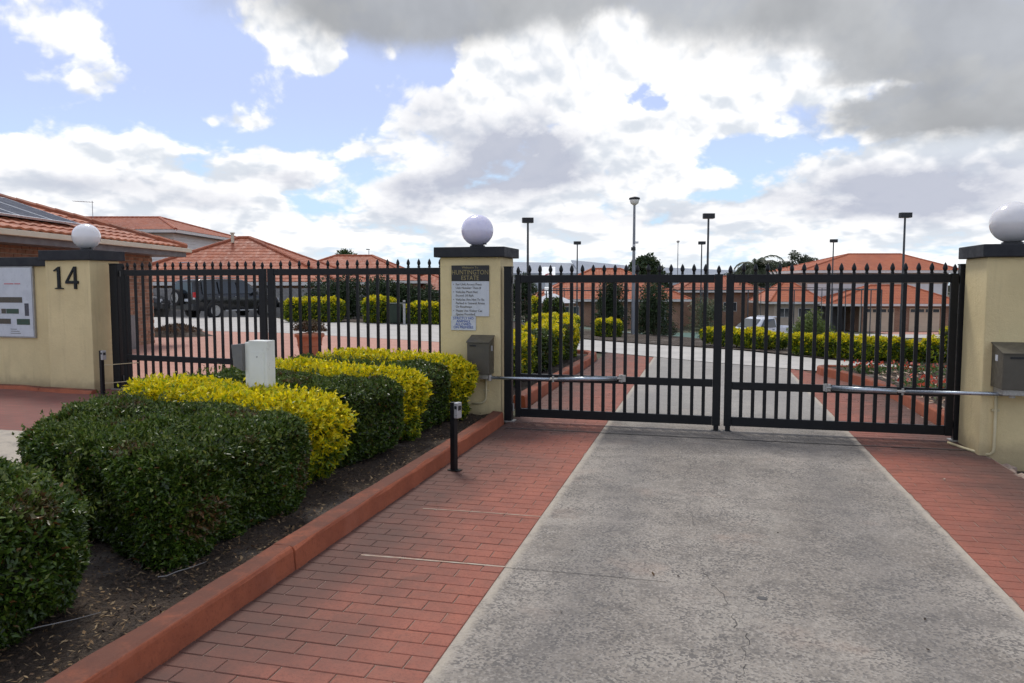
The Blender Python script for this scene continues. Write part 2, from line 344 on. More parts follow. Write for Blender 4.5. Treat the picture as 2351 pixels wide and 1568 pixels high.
def concrete(name='exposed_concrete', far=False):
    m, gr, b = new_mat(name); pos = gr.n('ShaderNodeNewGeometry').outputs['Position']
    if far:
        c = gr.mix(gr.mr(gr.noise(pos, 1.1, 8, .65), .3, .7), (.52, .49, .45), (.42, .40, .37))
        c = gr.mix(gr.mr(gr.noise(pos, 9, 6, .7), .45, .7, 0, .5), c, (.33, .31, .28))
        link(gr, c, b.inputs['Base Color']); b.inputs['Roughness'].default_value = .85; return m
    sp_ = gr.n('ShaderNodeSeparateXYZ', i={0: pos}); X, Y = sp_.outputs[0], sp_.outputs[1]
    big = gr.noise(pos, .85, 7, .62, .6); mid = gr.noise(pos, 5.0, 7, .65)
    c = gr.mix(gr.mr(big, .36, .64), (.250, .220, .186), (.365, .325, .278))
    c = gr.mix(gr.mr(mid, .44, .68, 0, .6), c, (.15, .134, .117))
    c = gr.mix(gr.mr(gr.noise(pos, 1.3, 9, .7, 1.2), .52, .64, 0, .45), c, (.155, .14, .125))
    c = gr.mix(gr.mr(gr.noise(pos, 2.3, 8, .7, .8), .50, .66, 0, .55), c, (.37, .335, .285))
    # stones of the exposed aggregate, dark and pale
    vo = gr.n('ShaderNodeTexVoronoi', feature='F1', i={'Vector': pos, 'Scale': 96.0}); cell = gr.n('ShaderNodeSeparateColor', i={0: vo.outputs['Color']})
    dark = gr.m('MULTIPLY', gr.m('GREATER_THAN', cell.outputs[0], .62), gr.mr(gr.noise(pos, 3.1, 5, .6), .35, .6, .35, 1.0))
    c = gr.mix(gr.m('MULTIPLY', dark, .74), c, (.105, .098, .092))
    pale = gr.m('GREATER_THAN', cell.outputs[1], .80)
    c = gr.mix(gr.m('MULTIPLY', pale, .42), c, (.44, .40, .35))
    n3 = gr.noise(pos, 75, 4, .7); c = gr.mix(gr.mr(n3, .52, .68, 0, .55), c, (.13, .12, .11))
    # rusty tint and tyre-worn wheel tracks, dark oily stain before the gate
    c = gr.mix(gr.mr(gr.noise(pos, 1.7, 5, .6), .56, .76, 0, .35), c, (.40, .28, .21))
    for xc_, w_ in ((-.55, .34), (.95, .36)):
        d_ = gr.m('ABSOLUTE', gr.m('SUBTRACT', X, gr.m('ADD', xc_, gr.m('MULTIPLY', gr.m('SUBTRACT', big, .5), .5))))
        c = gr.mix(gr.mr(d_, 0, w_, .26, 0), c, (.135, .13, .128))
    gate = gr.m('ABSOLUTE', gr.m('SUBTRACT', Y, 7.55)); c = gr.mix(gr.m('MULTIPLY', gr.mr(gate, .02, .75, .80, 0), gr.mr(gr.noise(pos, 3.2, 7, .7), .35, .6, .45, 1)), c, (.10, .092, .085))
    inner = gr.mr(Y, 8.0, 9.5); c = gr.mix(gr.m('MULTIPLY', inner, .45), c, (.37, .36, .345))
    # bare cement edge lines beside the pavers
    e_ = gr.m('ABSOLUTE', gr.m('SUBTRACT', gr.m('ADD', X, gr.m('MULTIPLY', gr.m('SUBTRACT', mid, .5), .05)), .22)); c = gr.mix(gr.m('MULTIPLY', gr.mr(e_, 1.15, 1.205, 0, .85), gr.mr(mid, .35, .55, .3, 1)), c, (.47, .41, .33))
    link(gr, c, b.inputs['Base Color']); b.inputs['Roughness'].default_value = .82; b.inputs['Specular IOR Level'].default_value = .3
    bump(gr, b, gr.m('ADD', gr.noise(pos, 70, 4, .7), gr.m('MULTIPLY', vo.outputs['Distance'], 1.0)), .5, .006)
    return m
M['conc'] = concrete(); M['road'] = concrete('pale_road_concrete', True)
def paver(name, dirt_x=None, sgn=1):
    """stencilled brick colour with per-brick change and black algae grime creeping out from the kerb"""
    m, gr, b = new_mat(name); pos = gr.n('ShaderNodeNewGeometry').outputs['Position']
    r = gr.n('ShaderNodeObjectInfo').outputs['Random']
    n = gr.noise(pos, 3.0, 7, .65)
    c = gr.mix(gr.mr(n, .35, .65), (.375, .125, .078), (.30, .098, .062))
    c = gr.mix(gr.mr(gr.noise(pos, 85, 4, .7), .46, .66, 0, .6), c, (.17, .055, .038))
    c = gr.mix(gr.mr(gr.noise(pos, 1.9, 9, .72), .50, .72, 0, .6), c, (.16, .075, .053))
    c = gr.mix(gr.mr(r, 0, 1, 0, .28, False), c, (.30, .10, .075))
    if dirt_x is not None:
        X = gr.n('ShaderNodeSeparateXYZ', i={0: pos}).outputs[0]; Y = gr.n('ShaderNodeSeparateXYZ', i={0: pos}).outputs[1]
        d_ = gr.m('ABSOLUTE', gr.m('SUBTRACT', X, dirt_x))
        k = gr.m('ADD', d_, gr.m('MULTIPLY', gr.m('SUBTRACT', gr.noise(pos, 2.6, 7, .7), .5), 1.1))
        c = gr.mix(gr.mr(gr.noise(pos, .9, 9, .72), .46, .66, 0, .45), c, (.20, .105, .078))
        c = gr.mix(gr.mr(k, -.1, 1.02, .92, 0), c, (.088, .05, .04))
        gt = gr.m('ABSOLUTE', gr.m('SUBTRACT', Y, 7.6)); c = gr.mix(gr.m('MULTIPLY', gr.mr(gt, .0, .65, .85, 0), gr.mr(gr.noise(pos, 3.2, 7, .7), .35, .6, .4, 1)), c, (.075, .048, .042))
    link(gr, c, b.inputs['Base Color']); b.inputs['Roughness'].default_value = .75; b.inputs['Specular IOR Level'].default_value = .35
    bump(gr, b, gr.noise(pos, 130, 4, .7), .35, .004)
    return m
M['paverL'] = paver('stencil_brick', -2.05); M['paverR'] = paver('stencil_brick_right', 2.36)
M['grout'] = pm('brick_grout', (.33, .245, .195), (.225, .16, .125), 4, .9, bmp=.3, c3=(.11, .078, .063), s3=1.6)
def brick_sheet(name, c1, c2, cm, bw=.24, bh=.10, vertical=False):
    m, gr, b = new_mat(name)
    pos = gr.n('ShaderNodeTexCoord').outputs['Object']
    if vertical:
        s_ = gr.n('ShaderNodeSeparateXYZ', i={0: pos}); pos2 = gr.xyz(gr.m('ADD', s_.outputs[0], s_.outputs[1]), s_.outputs[2], 0.0)
    else: pos2 = pos
    t = gr.n('ShaderNodeTexBrick', i={'Vector': pos2, 'Color1': c1 + (1,), 'Color2': c2 + (1,), 'Mortar': cm + (1,), 'Scale': 1.0, 'Mortar Size': .006, 'Brick Width': bw, 'Row Height': bh})
    n = gr.noise(pos, 1.3, 6, .65); c = gr.mix(gr.mr(n, .35, .7, 0, .4), t.outputs[0], tuple(x * .62 for x in c1))
    link(gr, c, b.inputs['Base Color']); b.inputs['Roughness'].default_value = .85
    bump(gr, b, gr.m('SUBTRACT', 1.0, t.outputs['Fac']), .4, .006)
    return m
M['paver_far'] = brick_sheet('stencil_brick_sheet', (.54, .265, .195), (.48, .22, .16), (.44, .34, .27))
M['paver_dark'] = brick_sheet('stencil_brick_sheet_dark', (.24, .085, .065), (.20, .07, .055), (.15, .10, .08))
M['wall_brick'] = brick_sheet('house_brick_sheet', (.33, .17, .10), (.24, .125, .075), (.42, .36, .29), .24, .086, True)
M['brick_a'] = pm('house_brick_face', (.34, .175, .105), (.22, .115, .07), 5, .85, bmp=.3, rnd=.32)
M['brick_mortar'] = pm('pale_mortar', (.40, .34, .27), None, 20, .95, bmp=.3)
M['tileA'] = pm('terracotta_roof_tile', (.42, .122, .050), (.33, .094, .040), 3.0, .7, bmp=.15, bscale=60, rnd=.16, c3=(.20, .075, .045), s3=1.2)
M['tileB'] = pm('red_brown_roof_tile', (.41, .115, .050), (.33, .09, .042), 1.2, .7, c3=(.27, .08, .042), s3=.4)
M['tileD'] = pm('orange_roof_tile', (.46, .135, .058), (.40, .11, .05), .9, .7, c3=(.34, .10, .05), s3=.3)
def globe(name='opal_globe', c=(.82, .80, .80, 1)):
    m, gr, b = new_mat(name); b.inputs['Base Color'].default_value = c; b.inputs['Roughness'].default_value = .16
    b.inputs['Subsurface Weight'].default_value = .25; b.inputs['Subsurface Radius'].default_value = (.05, .05, .05); b.inputs['Subsurface Scale'].default_value = .2
    b.inputs['Coat Weight'].default_value = .4
    return m
M['globe'] = globe(); M['globe_lavender'] = globe('lavender_opal_globe', (.77, .74, .90, 1))

# ------------------------------------------------------------------ ground
def grid_lines(extra, lo, hi):
    a = sorted(set([lo, hi] + extra)); return a
def terrain():
    xs = sorted(set([-2500, -900, -300, -140, -80] + [round(-60 + 3 * i, 2) for i in range(41)] + [2.41, 2.44, 80, 140, 300, 900, 2500]))
    ys = sorted(set([-300, -60, -12, -4] + [round(3 * i, 2) for i in range(0, 41)] + [8.3, 8.33, 150, 220, 400, 900, 3000]))
    V = []; F = []
    for y in ys:
        for x in xs:
            z = gz(x, y) - .02
            if x >= 2.43 and x < 12 and -12 < y < 8.31: z = -.26
            V.append((x, y, z))
    n = len(xs)
    for j in range(len(ys) - 1):
        for i in range(n - 1): F.append((j * n + i, j * n + i + 1, (j + 1) * n + i + 1, (j + 1) * n + i))
    m = MB(); m.add(V, F); return m.mesh('ground', M['grass'])
structure('ground', terrain())
def sheet(name, poly, m, off, step=2.0, kind=True, rotz=0):
    bm = bmesh.new(); f = bm.faces.new([bm.verts.new((p[0], p[1], 0)) for p in poly])
    xs = [p[0] for p in poly]; ys = [p[1] for p in poly]
    for ax, lo, hi in ((0, min(xs), max(xs)), (1, min(ys), max(ys))):
        k = math.floor(lo / step) + 1
        while k * step < hi:
            co = [0, 0, 0]; no = [0, 0, 0]; co[ax] = k * step; no[ax] = 1
            bmesh.ops.bisect_plane(bm, geom=bm.verts[:] + bm.edges[:] + bm.faces[:], plane_co=co, plane_no=no); k += 1
    for v in bm.verts: v.co.z = gz(v.co.x, v.co.y) + off
    bmesh.ops.triangulate(bm, faces=[f for f in bm.faces if len(f.verts) > 4])
    for f in bm.faces:
        f.normal_update()
        if f.normal.z < 0: f.normal_flip()
    me = bpy.data.meshes.new(name); bm.to_mesh(me); bm.free(); me.materials.append(m)
    return structure(name, me) if kind else me
NEAR = [(2.0, 13.85), (0.14, 14.96), (-1.0, 15.84), (-2.31, 16.76)]
drive = structure('driveway', MB().add([(-1.0, -4, .004), (1.44, -4, .004), (1.44, 14.2, .004), (.14, 14.96, .004), (-1.0, 15.84, .004)], [(0, 1, 2, 3, 4)]).mesh('driveway', M['conc']))
sheet('court_road', [(14, 13.1), (14, 14.4), (3.9, 14.85), (3.26, 15.5), (2.23, 16.2), (-.21, 19.14), (-2.93, 21.3), (-9.6, 26.6), (-16, 27.5), (-24, 36), (-33, 36), (-26, 24), (-16.75, 21.3), (-12.5, 20.8), (-6.8, 18.7)] + NEAR[::-1] + [(4, 13.7)], M['road'], .012)
sheet('entry_paving', [(-13, 9.35), (-2.9, 9.35), (-2.9, 12.0), (-3.4, 16.0), (-5.5, 18.2), (-6.8, 18.7), (-12.5, 20.8), (-16.75, 21.3), (-20, 21), (-17, 12)], M['paver_far'], .008)
sheet('left_lane', [(-12, -4), (-3.05, -4), (-3.05, .5), (-3.3, 3.1), (-4.2, 4.4), (-4.75, 6), (-4.75, 6.25), (-12, 6.25)], M['conc'], .0)
sheet('left_lane_paving', [(-12, 6.25), (-4.75, 6.25), (-4.85, 9.35), (-12, 9.35)], M['paver_dark'], .0)
# transverse joints
def strip(pts, w, z, m, name, parent):
    mb = MB()
    for (a, b) in zip(pts[:-1], pts[1:]):
        a, b = Vector(a), Vector(b); d = (b - a).normalized(); n = Vector((-d.y, d.x)) * w * .5
        mb.add([(a.x + n.x, a.y + n.y, z), (a.x - n.x, a.y - n.y, z), (b.x - n.x, b.y - n.y, z), (b.x + n.x, b.y + n.y, z)], [(0, 1, 2, 3)])
    return obj(name, mb.mesh(name, m), parent)
strip([(-1.0, 7.57), (.4, 7.56), (1.44, 7.55)], .028, .0075, M['joint'], 'sealed_joint', drive)
strip([(-1.0, 3.80), (-.6, 3.808), (-.15, 3.81)], .0035, .0065, M['crack'], 'saw_cut', drive)
def crack(p0, p1, n, amp, w0, name='crack'):
    pts = [Vector(p0).lerp(Vector(p1), i / n) + Vector((random.gauss(0, amp), 0)) for i in range(n + 1)]
    mb = MB()
    for i in range(n):
        a, b = pts[i], pts[i + 1]; w = w0 * random.uniform(.15, .45)
        if random.random() < .18: continue
        mb.add([(a.x - w, a.y, .0065), (a.x + w, a.y, .0065), (b.x + w * .7, b.y, .0065), (b.x - w * .7, b.y, .0065)], [(0, 1, 2, 3)])
    obj(name, mb.mesh(name, M['crack']), drive)
crack((.13, 2.75), (.20, 3.25), 14, .012, .004); crack((.20, 3.25), (.02, 4.05), 22, .014, .0055); crack((.02, 4.05), (-.1, 5.4), 26, .012, .0022)
crack((-.13, 5.9), (-.02, 6.9), 20, .012, .0035); crack((-.02, 2.2), (.13, 2.6), 10, .012, .0025)
mb = MB(); mb.lathe([(.022, .0055), (.02, .0062), (.008, .0066)], 9, Matrix.Translation((.29, 3.72, 0)) @ Matrix.Scale(1.2, 4, (1, 0, 0))); obj('oil_spot', mb.mesh('oil_spot', M['oil']), drive)

# stencilled brick borders: each near brick is a piece
def brick_mesh(w, h, m, t=.0032):
    e = .003; j = .0042
    return MB().add([(j / 2, j / 2, 0), (w - j / 2, j / 2, 0), (w - j / 2, h - j / 2, 0), (j / 2, h - j / 2, 0), (j / 2 + e, j / 2 + e, t), (w - j / 2 - e, j / 2 + e, t), (w - j / 2 - e, h - j / 2 - e, t), (j / 2 + e, h - j / 2 - e, t)],
                    [(4, 5, 6, 7), (0, 1, 5, 4), (1, 2, 6, 5), (2, 3, 7, 6), (3, 0, 4, 7)]).mesh('brick', m)
def brick_border(name, x0, x1, y0, y1, m, edge, seed, near_from, bands=()):
    rnd = random.Random(seed)
    par = structure(name, MB().add([(x0, -4, .001), (x1, -4, .001), (x1, y1, .001), (x0, edge, .001)], [(0, 1, 2, 3)]).mesh(name, M['grout']))
    W_, H_ = .236, .104; cache = {}; rest = MB(); count = 0; row = 0; y = y0
    while y < max(y1, edge):
        if any(a - H_ * .9 < y < b for a, b in bands): y += .02; continue
        off = (row % 2) * W_ / 2 + rnd.uniform(-.012, .012); x = x0 - off
        while x < x1 - .02:
            a, b = max(x, x0), min(x + W_, x1)
            lim = edge + (y1 - edge) * ((a - x0) / (x1 - x0))
            if b - a > .012 and y + H_ < lim:
                if near_from <= y and count < 300:
                    key = round(b - a, 3)
                    if key not in cache: cache[key] = brick_mesh(b - a, H_, m)
                    obj('brick', cache[key], par, (a, y, .001 + rnd.uniform(0, .0022))); count += 1
                else:
                    j = .0036; z = .004 + rnd.uniform(0, .002)
                    rest.add([(a + j, y + j, z), (b - j, y + j, z), (b - j, y + H_ - j, z), (a + j, y + H_ - j, z), (a + j, y + j, .0012), (b - j, y + j, .0012), (b - j, y + H_ - j, .0012), (a + j, y + H_ - j, .0012)], [(0, 1, 2, 3), (4, 5, 1, 0), (5, 6, 2, 1), (6, 7, 3, 2), (7, 4, 0, 3)])
            x += W_
        y += H_; row += 1
    obj('brick_courses', rest.mesh('brick_courses', m), par, kind='stuff')
    return par
pvL = brick_border('left_brick_border', -2.06, -1.002, .6, 15.8, M['paverL'], 16.6, 3, 2.0)
pvR = brick_border('right_brick_border', 1.442, 2.41, .6, 12.6, M['paverR'], 14.2, 4, 3.7)
strip([(-1.82, 3.785), (-1.6, 3.793), (-1.4, 3.797), (-1.2, 3.804), (-1.0, 3.806)], .017, .0072, M['mortar'], 'pale_joint', pvL)
strip([(-1.80, 4.69), (-1.5, 4.703), (-1.0, 4.71)], .011, .0072, M['mortar'], 'pale_joint', pvL)
strip([(-2.0, 7.575), (-1.0, 7.57)], .024, .0102, M['joint'], 'sealed_joint', pvL)
strip([(1.44, 7.55), (2.3, 7.56)], .024, .0102, M['joint'], 'sealed_joint', pvR)
obj('slab_edge', MB().box(2.41, 2.425, -4, 8.3, -.3, -.002).mesh('slab_edge', M['grout']), pvR)
structure('gate_threshold', MB().add([(2.41, 7.9, .0015), (2.42, 7.9, .0015), (2.5, 8.6, .0015), (2.41, 8.6, .0015)], [(0, 1, 2, 3)]).mesh('gate_threshold', M['grout']))

# kerbs, in cast lengths
def kerb(name, path, w=.30, h=.13, seg_at=(), lean=.15, m=None):
    """path: outer foot line; the kerb lies to its left-hand side"""
    par = structure(name, None)
    P = [Vector((p[0], p[1])) for p in path]; n = len(P); N = []
    for i in range(n):
        t = (P[min(i + 1, n - 1)] - P[max(i - 1, 0)]).normalized(); N.append(Vector((-t.y, t.x)))
    cuts = [0] + list(seg_at) + [n - 1]
    for a, b in zip(cuts[:-1], cuts[1:]):
        prof = [(0, -.05), (lean, h - .022), (lean + .008, h - .006), (lean + .024, h), (w - .015, h + .002), (w, h - .012), (w, -.05)]
        V = []; F = []; k = len(prof); m_ = b - a + 1
        for i in range(a, b + 1):
            s = 0.004 if (i == a and a) else (-0.004 if (i == b and b < n - 1) else 0)
            t = Vector((N[i].y, -N[i].x))
            for d, z in prof:
                q = P[i] + N[i] * d + t * s + N[i] * (random.gauss(0, .0028) if z > 0 else 0); V.append((q.x, q.y, z + gz(q.x, q.y) + (random.gauss(0, .002) if z > 0 else 0)))
        for i in range(m_ - 1):
            for j in range(k - 1): F.append((i * k + j, (i + 1) * k + j, (i + 1) * k + j + 1, i * k + j + 1))
        F.append(tuple(range(k))); F.append(tuple(range((m_ - 1) * k, m_ * k)))
        obj('kerb_segment', MB().add(V, F).mesh('kerb_segment', m or M['kerb'], bevel=.006), par)
    return par
kp = [(-2.05, -2.0 + i * .25) for i in range(40)]; kp[-1] = (-2.07, 7.86)
kerb('island_kerb', kp, .145, .13, (10, 22, 33), .014)
lk = [(-4.85, 8.2), (-4.8, 6.8), (-4.72, 6.0), (-4.55, 5.2), (-4.2, 4.4), (-3.7, 3.75), (-3.32, 3.2), (-3.15, 2.4), (-3.05, 1), (-3.05, -2)]
kerb('island_left_kerb', [(x - .16, y) for x, y in lk], .15, .09, (3, 6), .014)
kerb('inner_island_kerb', [(-2.1, 9.0), (-2.08, 10.5), (-2.06, 12), (-2.04, 13.5), (-2.03, 14.6), (-2.08, 15.2), (-2.3, 15.6), (-2.7, 15.8), (-3.2, 15.7)], .16, .14, (3,), .016)
kerb('flower_bed_kerb', [(6, 13.2), (4.2, 13.5), (2.6, 13.75), (2.0, 13.8), (1.83, 13.6), (1.85, 13.3), (2.02, 12.8), (2.22, 12.1), (2.36, 11.2), (2.42, 10.2), (2.43, 9.2), (2.45, 8.4)], .15, .14, (3, 8), .016)
# beds
def bump_bed(name, poly, z, m, amp=.02, step=.14, kind='structure'):
    bm = bmesh.new(); bm.faces.new([bm.verts.new((p[0], p[1], 0)) for p in poly])
    for ax in (0, 1):
        vals = [p[ax] for p in poly]; k = math.floor(min(vals) / step) + 1
        while k * step < max(vals):
            co = [0, 0, 0]; no = [0, 0, 0]; co[ax] = k * step; no[ax] = 1
            bmesh.ops.bisect_plane(bm, geom=bm.verts[:] + bm.edges[:] + bm.faces[:], plane_co=co, plane_no=no); k += 1
    rr = random.Random(5)
    for v in bm.verts:
        edge = len(v.link_edges) <= 3
        v.co.z = gz(v.co.x, v.co.y) + z + (0 if edge else amp * (math.sin(v.co.x * 5.1 + v.co.y * 2.2) * .5 + math.sin(v.co.y * 7.3) * .4 + rr.gauss(0, .35)))
    for f in bm.faces:
        f.normal_update()
        if f.normal.z < 0: f.normal_flip()
    me = bpy.data.meshes.new(name); bm.to_mesh(me); bm.free(); me.materials.append(m); me.shade_smooth()
    return obj(name, me, None, kind=kind)
bump_bed('island_bed', [(-2.19, -2), (-2.19, 7.86), (-2.4, 8.6), (-4.62, 8.6), (-4.55, 6.3), (-4.4, 5.4), (-4.2, 4.55), (-3.72, 3.9), (-3.34, 3.3), (-3.18, 2.4), (-3.08, 1), (-3.08, -2)], .075, M['soil'])
bump_bed('inner_island_bed', [(-2.24, 9.0), (-2.19, 14.5), (-2.3, 15.3), (-3.2, 15.5), (-3.4, 15.2), (-3.3, 9.0)], .08, M['soil'], step=.3)
bump_bed('flower_bed', [(2.6, 8.4), (2.58, 10.2), (2.5, 11.3), (2.36, 12.2), (2.15, 12.9), (2.0, 13.4), (2.1, 13.66), (2.6, 13.6), (4.2, 13.35), (6, 13.05), (6.5, 8.4)], .115, M['soil'], step=.3)
bump_bed('road_bed', [(3.9, 14.9), (3.3, 15.45), (2.25, 16.15), (-.2, 19.1), (-2.9, 21.3), (-6.0, 24.0), (-6.5, 26.0), (-2, 31), (1.5, 30), (2.6, 22), (4.2, 17), (6.5, 15.5)], .035, M['soil'], step=.5)
bump_bed('back_bed', [(-7, 24.9), (-9.6, 26.7), (-16, 27.6), (-17.5, 30.5), (-9, 33), (-5, 29)], .035, M['soil'], step=.6)
bump_bed('garden_strip', [(2.43, -2), (2.43, 7.3), (6, 7.3), (6, -2)], -.10, M['soil'], amp=.03, step=.2)

# litter of mulch and dry leaves on the bed
def litter(name, n, sampler, label, seed, cols, size=(.005, .017)):
    r = np.random.default_rng(seed); pts = np.array([sampler(r) for _ in range(n)])
    L = r.uniform(size[0], size[1], n); Wd = L * r.uniform(.15, .55, n); a = r.uniform(0, 6.283, n); tilt = r.normal(0, .35, n)
    ux = np.stack([np.cos(a), np.sin(a), tilt], 1); vx = np.stack([-np.sin(a), np.cos(a), r.normal(0, .3, n)], 1)
    c = np.array(cols)[r.integers(0, len(cols), n)] * r.uniform(.6, 1.25, (n, 1))
    V = np.stack([pts - ux * L[:, None], pts - vx * Wd[:, None], pts + ux * L[:, None], pts + vx * Wd[:, None]], 1).reshape(-1, 3)
    me = fast_mesh(name, V, F4=np.arange(4 * n).reshape(-1, 4), m=M['litter'], colors=np.repeat(c, 4, 0))
    o = obj(name, me, None, kind='stuff'); o['label'] = label; o['category'] = 'leaf litter'
M['litter'] = leaf_mat('dry_litter', .9, .05)
def s_island(r):
    y = r.uniform(1.4, 7.9); x = r.uniform(-3.3 - max(0, (y - 3.5)) * .35, -2.2); return (x, y, .09 + r.uniform(0, .018))
litter('leaf_litter', 16000, s_island, 'brown mulch chips and dry leaves strewn over the hedge island soil', 1, [(.10, .062, .036), (.20, .125, .06), (.05, .032, .022), (.28, .20, .11), (.075, .05, .032), (.03, .022, .016)])
litter('bed_mulch', 1500, lambda r: (r.uniform(2.5, 5.5), r.uniform(8.5, 13.2), .125 + r.uniform(0, .03)), 'pale bark and stone chips covering the flower bed behind the gate', 2, [(.40, .26, .18), (.5, .38, .28), (.25, .15, .10), (.58, .48, .38)], (.02, .06))
litter('paving_litter', 46, lambda r: (r.uniform(-2.0, 2.3), r.uniform(2.4, 8.6), .0125), 'tiny dead leaves and pale crumbs scattered on the driveway', 7, [(.03, .02, .015), (.05, .035, .025), (.45, .40, .33), (.10, .06, .03)], (.006, .016))
for lab, a, b in (('long thin dry twig lying on the soil next to the corner hedge', (-2.66, 2.30, .12), (-2.42, 2.55, .14)), ('short dry twig lying on the soil before the largest green hedge', (-2.5, 3.0, .11), (-2.38, 3.2, .12))):
    o = Vector(a); p = [o.lerp(Vector(b), t / 5) - o + Vector((random.gauss(0, .006), random.gauss(0, .006), random.gauss(0, .003))) for t in range(6)]
    thing('dry_twig', lab, 'twig', o, 0, None, MB().tube(p, [.003, .0028, .0025, .002, .0018, .001], 5).mesh('dry_twig', M['fence_grey']))
for i in range(6):
    mb = MB(); s = random.uniform(.05, .11)
    mb.lathe([(.02, -.03), (s, .0), (s * .9, s * .4), (s * .4, s * .65), (.01, s * .68)], 7, Matrix.Rotation(random.uniform(0, 6), 4, 'Z') @ Matrix.Scale(random.uniform(.7, 1.5), 4, (1, 0, 0)))
    me = mb.mesh('rock', M['rock'])
    for v in me.vertices: v.co += Vector((random.gauss(0, s * .08), random.gauss(0, s * .08), random.gauss(0, s * .05)))
    thing('rock', 'rough stone lying in the sunken garden strip at the foot of the end pillar', 'rock', (2.49 + random.uniform(.0, .16), 7.25 - i * .17, -.085), 0, 'rocks along the pillar foot', me)

# ------------------------------------------------------------------ masonry pillars and wall
def pillar(name, label, x0, x1, y0, y1, zt, zc, z0=0.0, over=.055):
    cx, cy = (x0 + x1) / 2, (y0 + y1) / 2
    t = thing(name, label, 'pillar', (cx, cy, z0))
    a, b = (x1 - x0) / 2, (y1 - y0) / 2
    obj('shaft', B(-a, a, -b, b, -.3, zt - z0, M['stucco'], 'shaft', .012), t)
    obj('cap', B(-a - over, a + over, -b - over, b + over, zt - z0 + .001, zc - z0, M['cap'], 'cap', .008), t)
    return t
def globe_lamp(label, x, y, z, r, m='globe'):
    t = thing('globe_lamp', label, 'lamp', (x, y, z), 0, 'globe lamps on the gate pillars')
    obj('collar', MB().lathe([(.075, 0), (.085, .005), (.085, .025), (.07, .03)], 24).mesh('collar', M['dark_plastic'], True), t)
    prof = [(max(r * math.sin(math.pi * k / 30), .001), .02 + r * .97 - r * .97 * math.cos(math.pi * k / 30)) for k in range(2, 31)]
    obj('opal_globe', MB().lathe(prof, 40).mesh('opal_globe', M[m], True), t)
    obj('set_screw', MB().tube([(.08, -.03, .04), (.115, -.045, .04)], .008, 8).mesh('set_screw', M['dark_plastic']), t)
    return t
pillar('gate_pillar', 'cream rendered pillar with the black name sign and white notice on its front', -2.83, -2.14, 7.96, 8.52, 1.79, 1.90)
globe_lamp('round opal globe lamp on the middle pillar above the name sign', -2.46, 8.16, 1.90, .178, 'globe_lavender')
pillar('gate_pillar', 'cream rendered pillar carrying the black house number beside the notice board', -9.02, -8.27, 8.84, 9.40, 1.83, 1.97)
globe_lamp('round opal globe lamp on the pillar numbered in black', -8.50, 9.05, 1.97, .185)
pillar('gate_pillar', 'cream rendered end pillar at the photo edge with a bronze motor box', 2.345, 3.05, 7.38, 7.95, 1.73, 1.84, over=.05)
globe_lamp('round opal globe lamp on the end pillar at the photo edge', 2.61, 7.62, 1.84, .185)
wall = thing('boundary_wall', 'low cream rendered wall with charcoal coping behind the notice board', 'wall', (-11.0, 9.08, 0))
obj('wall_panel', B(-3.0, 1.975, -.06, .14, -.2, 1.755, M['stucco'], 'wall_panel', .01), wall)
obj('coping', B(-3.0, 1.93, -.115, .195, 1.757, 1.885, M['cap'], 'coping', .008), wall)
wall2 = thing('boundary_wall', 'cream rendered wall running off behind the end pillar', 'wall', (4.2, 7.7, 0))
obj('wall_panel', B(-1.14, 3, -.1, .1, -.35, 1.6, M['stucco'], 'wall_panel', .01), wall2)
obj('coping', B(-1.14, 3, -.15, .15, 1.601, 1.72, M['cap'], 'coping', .008), wall2)
kerb('wall_kerb', [(-12, 8.72), (-9.5, 8.7), (-9.05, 8.62), (-8.6, 8.56), (-8.1, 8.56)], .16, .05, (2,), .04)
# numerals
def numeral(polys, m=M['black']):
    mb = MB()
    for p in polys:
        q = [(x, y) for x, y in p]; mb.prism(q, 0, .02, Matrix.Rotation(R(90), 4, 'X'))
    return mb.mesh('digit', m)
num = thing('house_number', 'black serif house number fixed on the cream pillar', 'number', (-8.86, 8.838, 1.43))
one = [[(.055, .02), (.055, .27), (.0, .245), (-.005, .26), (.08, .312), (.10, .312), (.10, .02)], [(.01, 0), (.15, 0), (.15, .012), (.10, .021), (.055, .021), (.01, .012)]]
four = [[(0, .075), (0, .10), (.145, .312), (.145, .265), (.045, .115), (.045, .075)], [(.0455, .075), (.0455, .1145), (.215, .1145), (.215, .075)], [(.1455, .1148), (.1455, .312), (.185, .312), (.185, .1148)], [(.1455, .0), (.1455, .0747), (.185, .0747), (.185, 0)]]
obj('digit', numeral(one), num, (0, 0, 0)); obj('digit', numeral(four), num, (.19, 0, 0))
# site map board
mp = thing('site_map_board', 'white site map board with coloured plan blocks on the low wall', 'notice board', (-9.95, 9.018, 1.25))
obj('board_frame', B(-.62, .555, -.035, 0, -.53, .505, M['frame_grey'], 'board_frame', .004), mp)
obj('map_face', B(-.60, .535, -.042, -.036, -.51, .485, M['sign_white'], 'map_face', 0), mp)
for x0, x1, z0, z1, mm in ((-.4, .36, -.02, .06, 'map_brown'), (.40, .47, -.21, -.03, 'map_grey'), (-.02, .06, -.18, -.11, 'map_brown'), (.07, .29, -.18, -.11, 'map_green'), (-.25, -.05, -.19, -.10, 'map_grey'), (-.1, .14, -.33, -.255, 'map_brown'), (.25, .48, -.34, -.255, 'map_green'), (-.45, -.2, -.33, -.25, 'map_green')):
    obj('plan_block', B(x0, x1, -.046, -.0425, z0, z1, M[mm], 'plan_block', 0), mp)
for x0, x1, z in ((.05, .22, .247), (.235, .34, .247)): obj('red_print', B(x0, x1, -.045, -.0425, z, z + .012, M['red_ink'], 'red_print', 0), mp)
for k, (x0, x1) in enumerate(((.13, .24), (.13, .29), (.13, .31))): obj('fine_print', B(x0, x1, -.045, -.0425, -.41 - k * .03, -.402 - k * .03, M['ink'], 'fine_print', 0), mp)
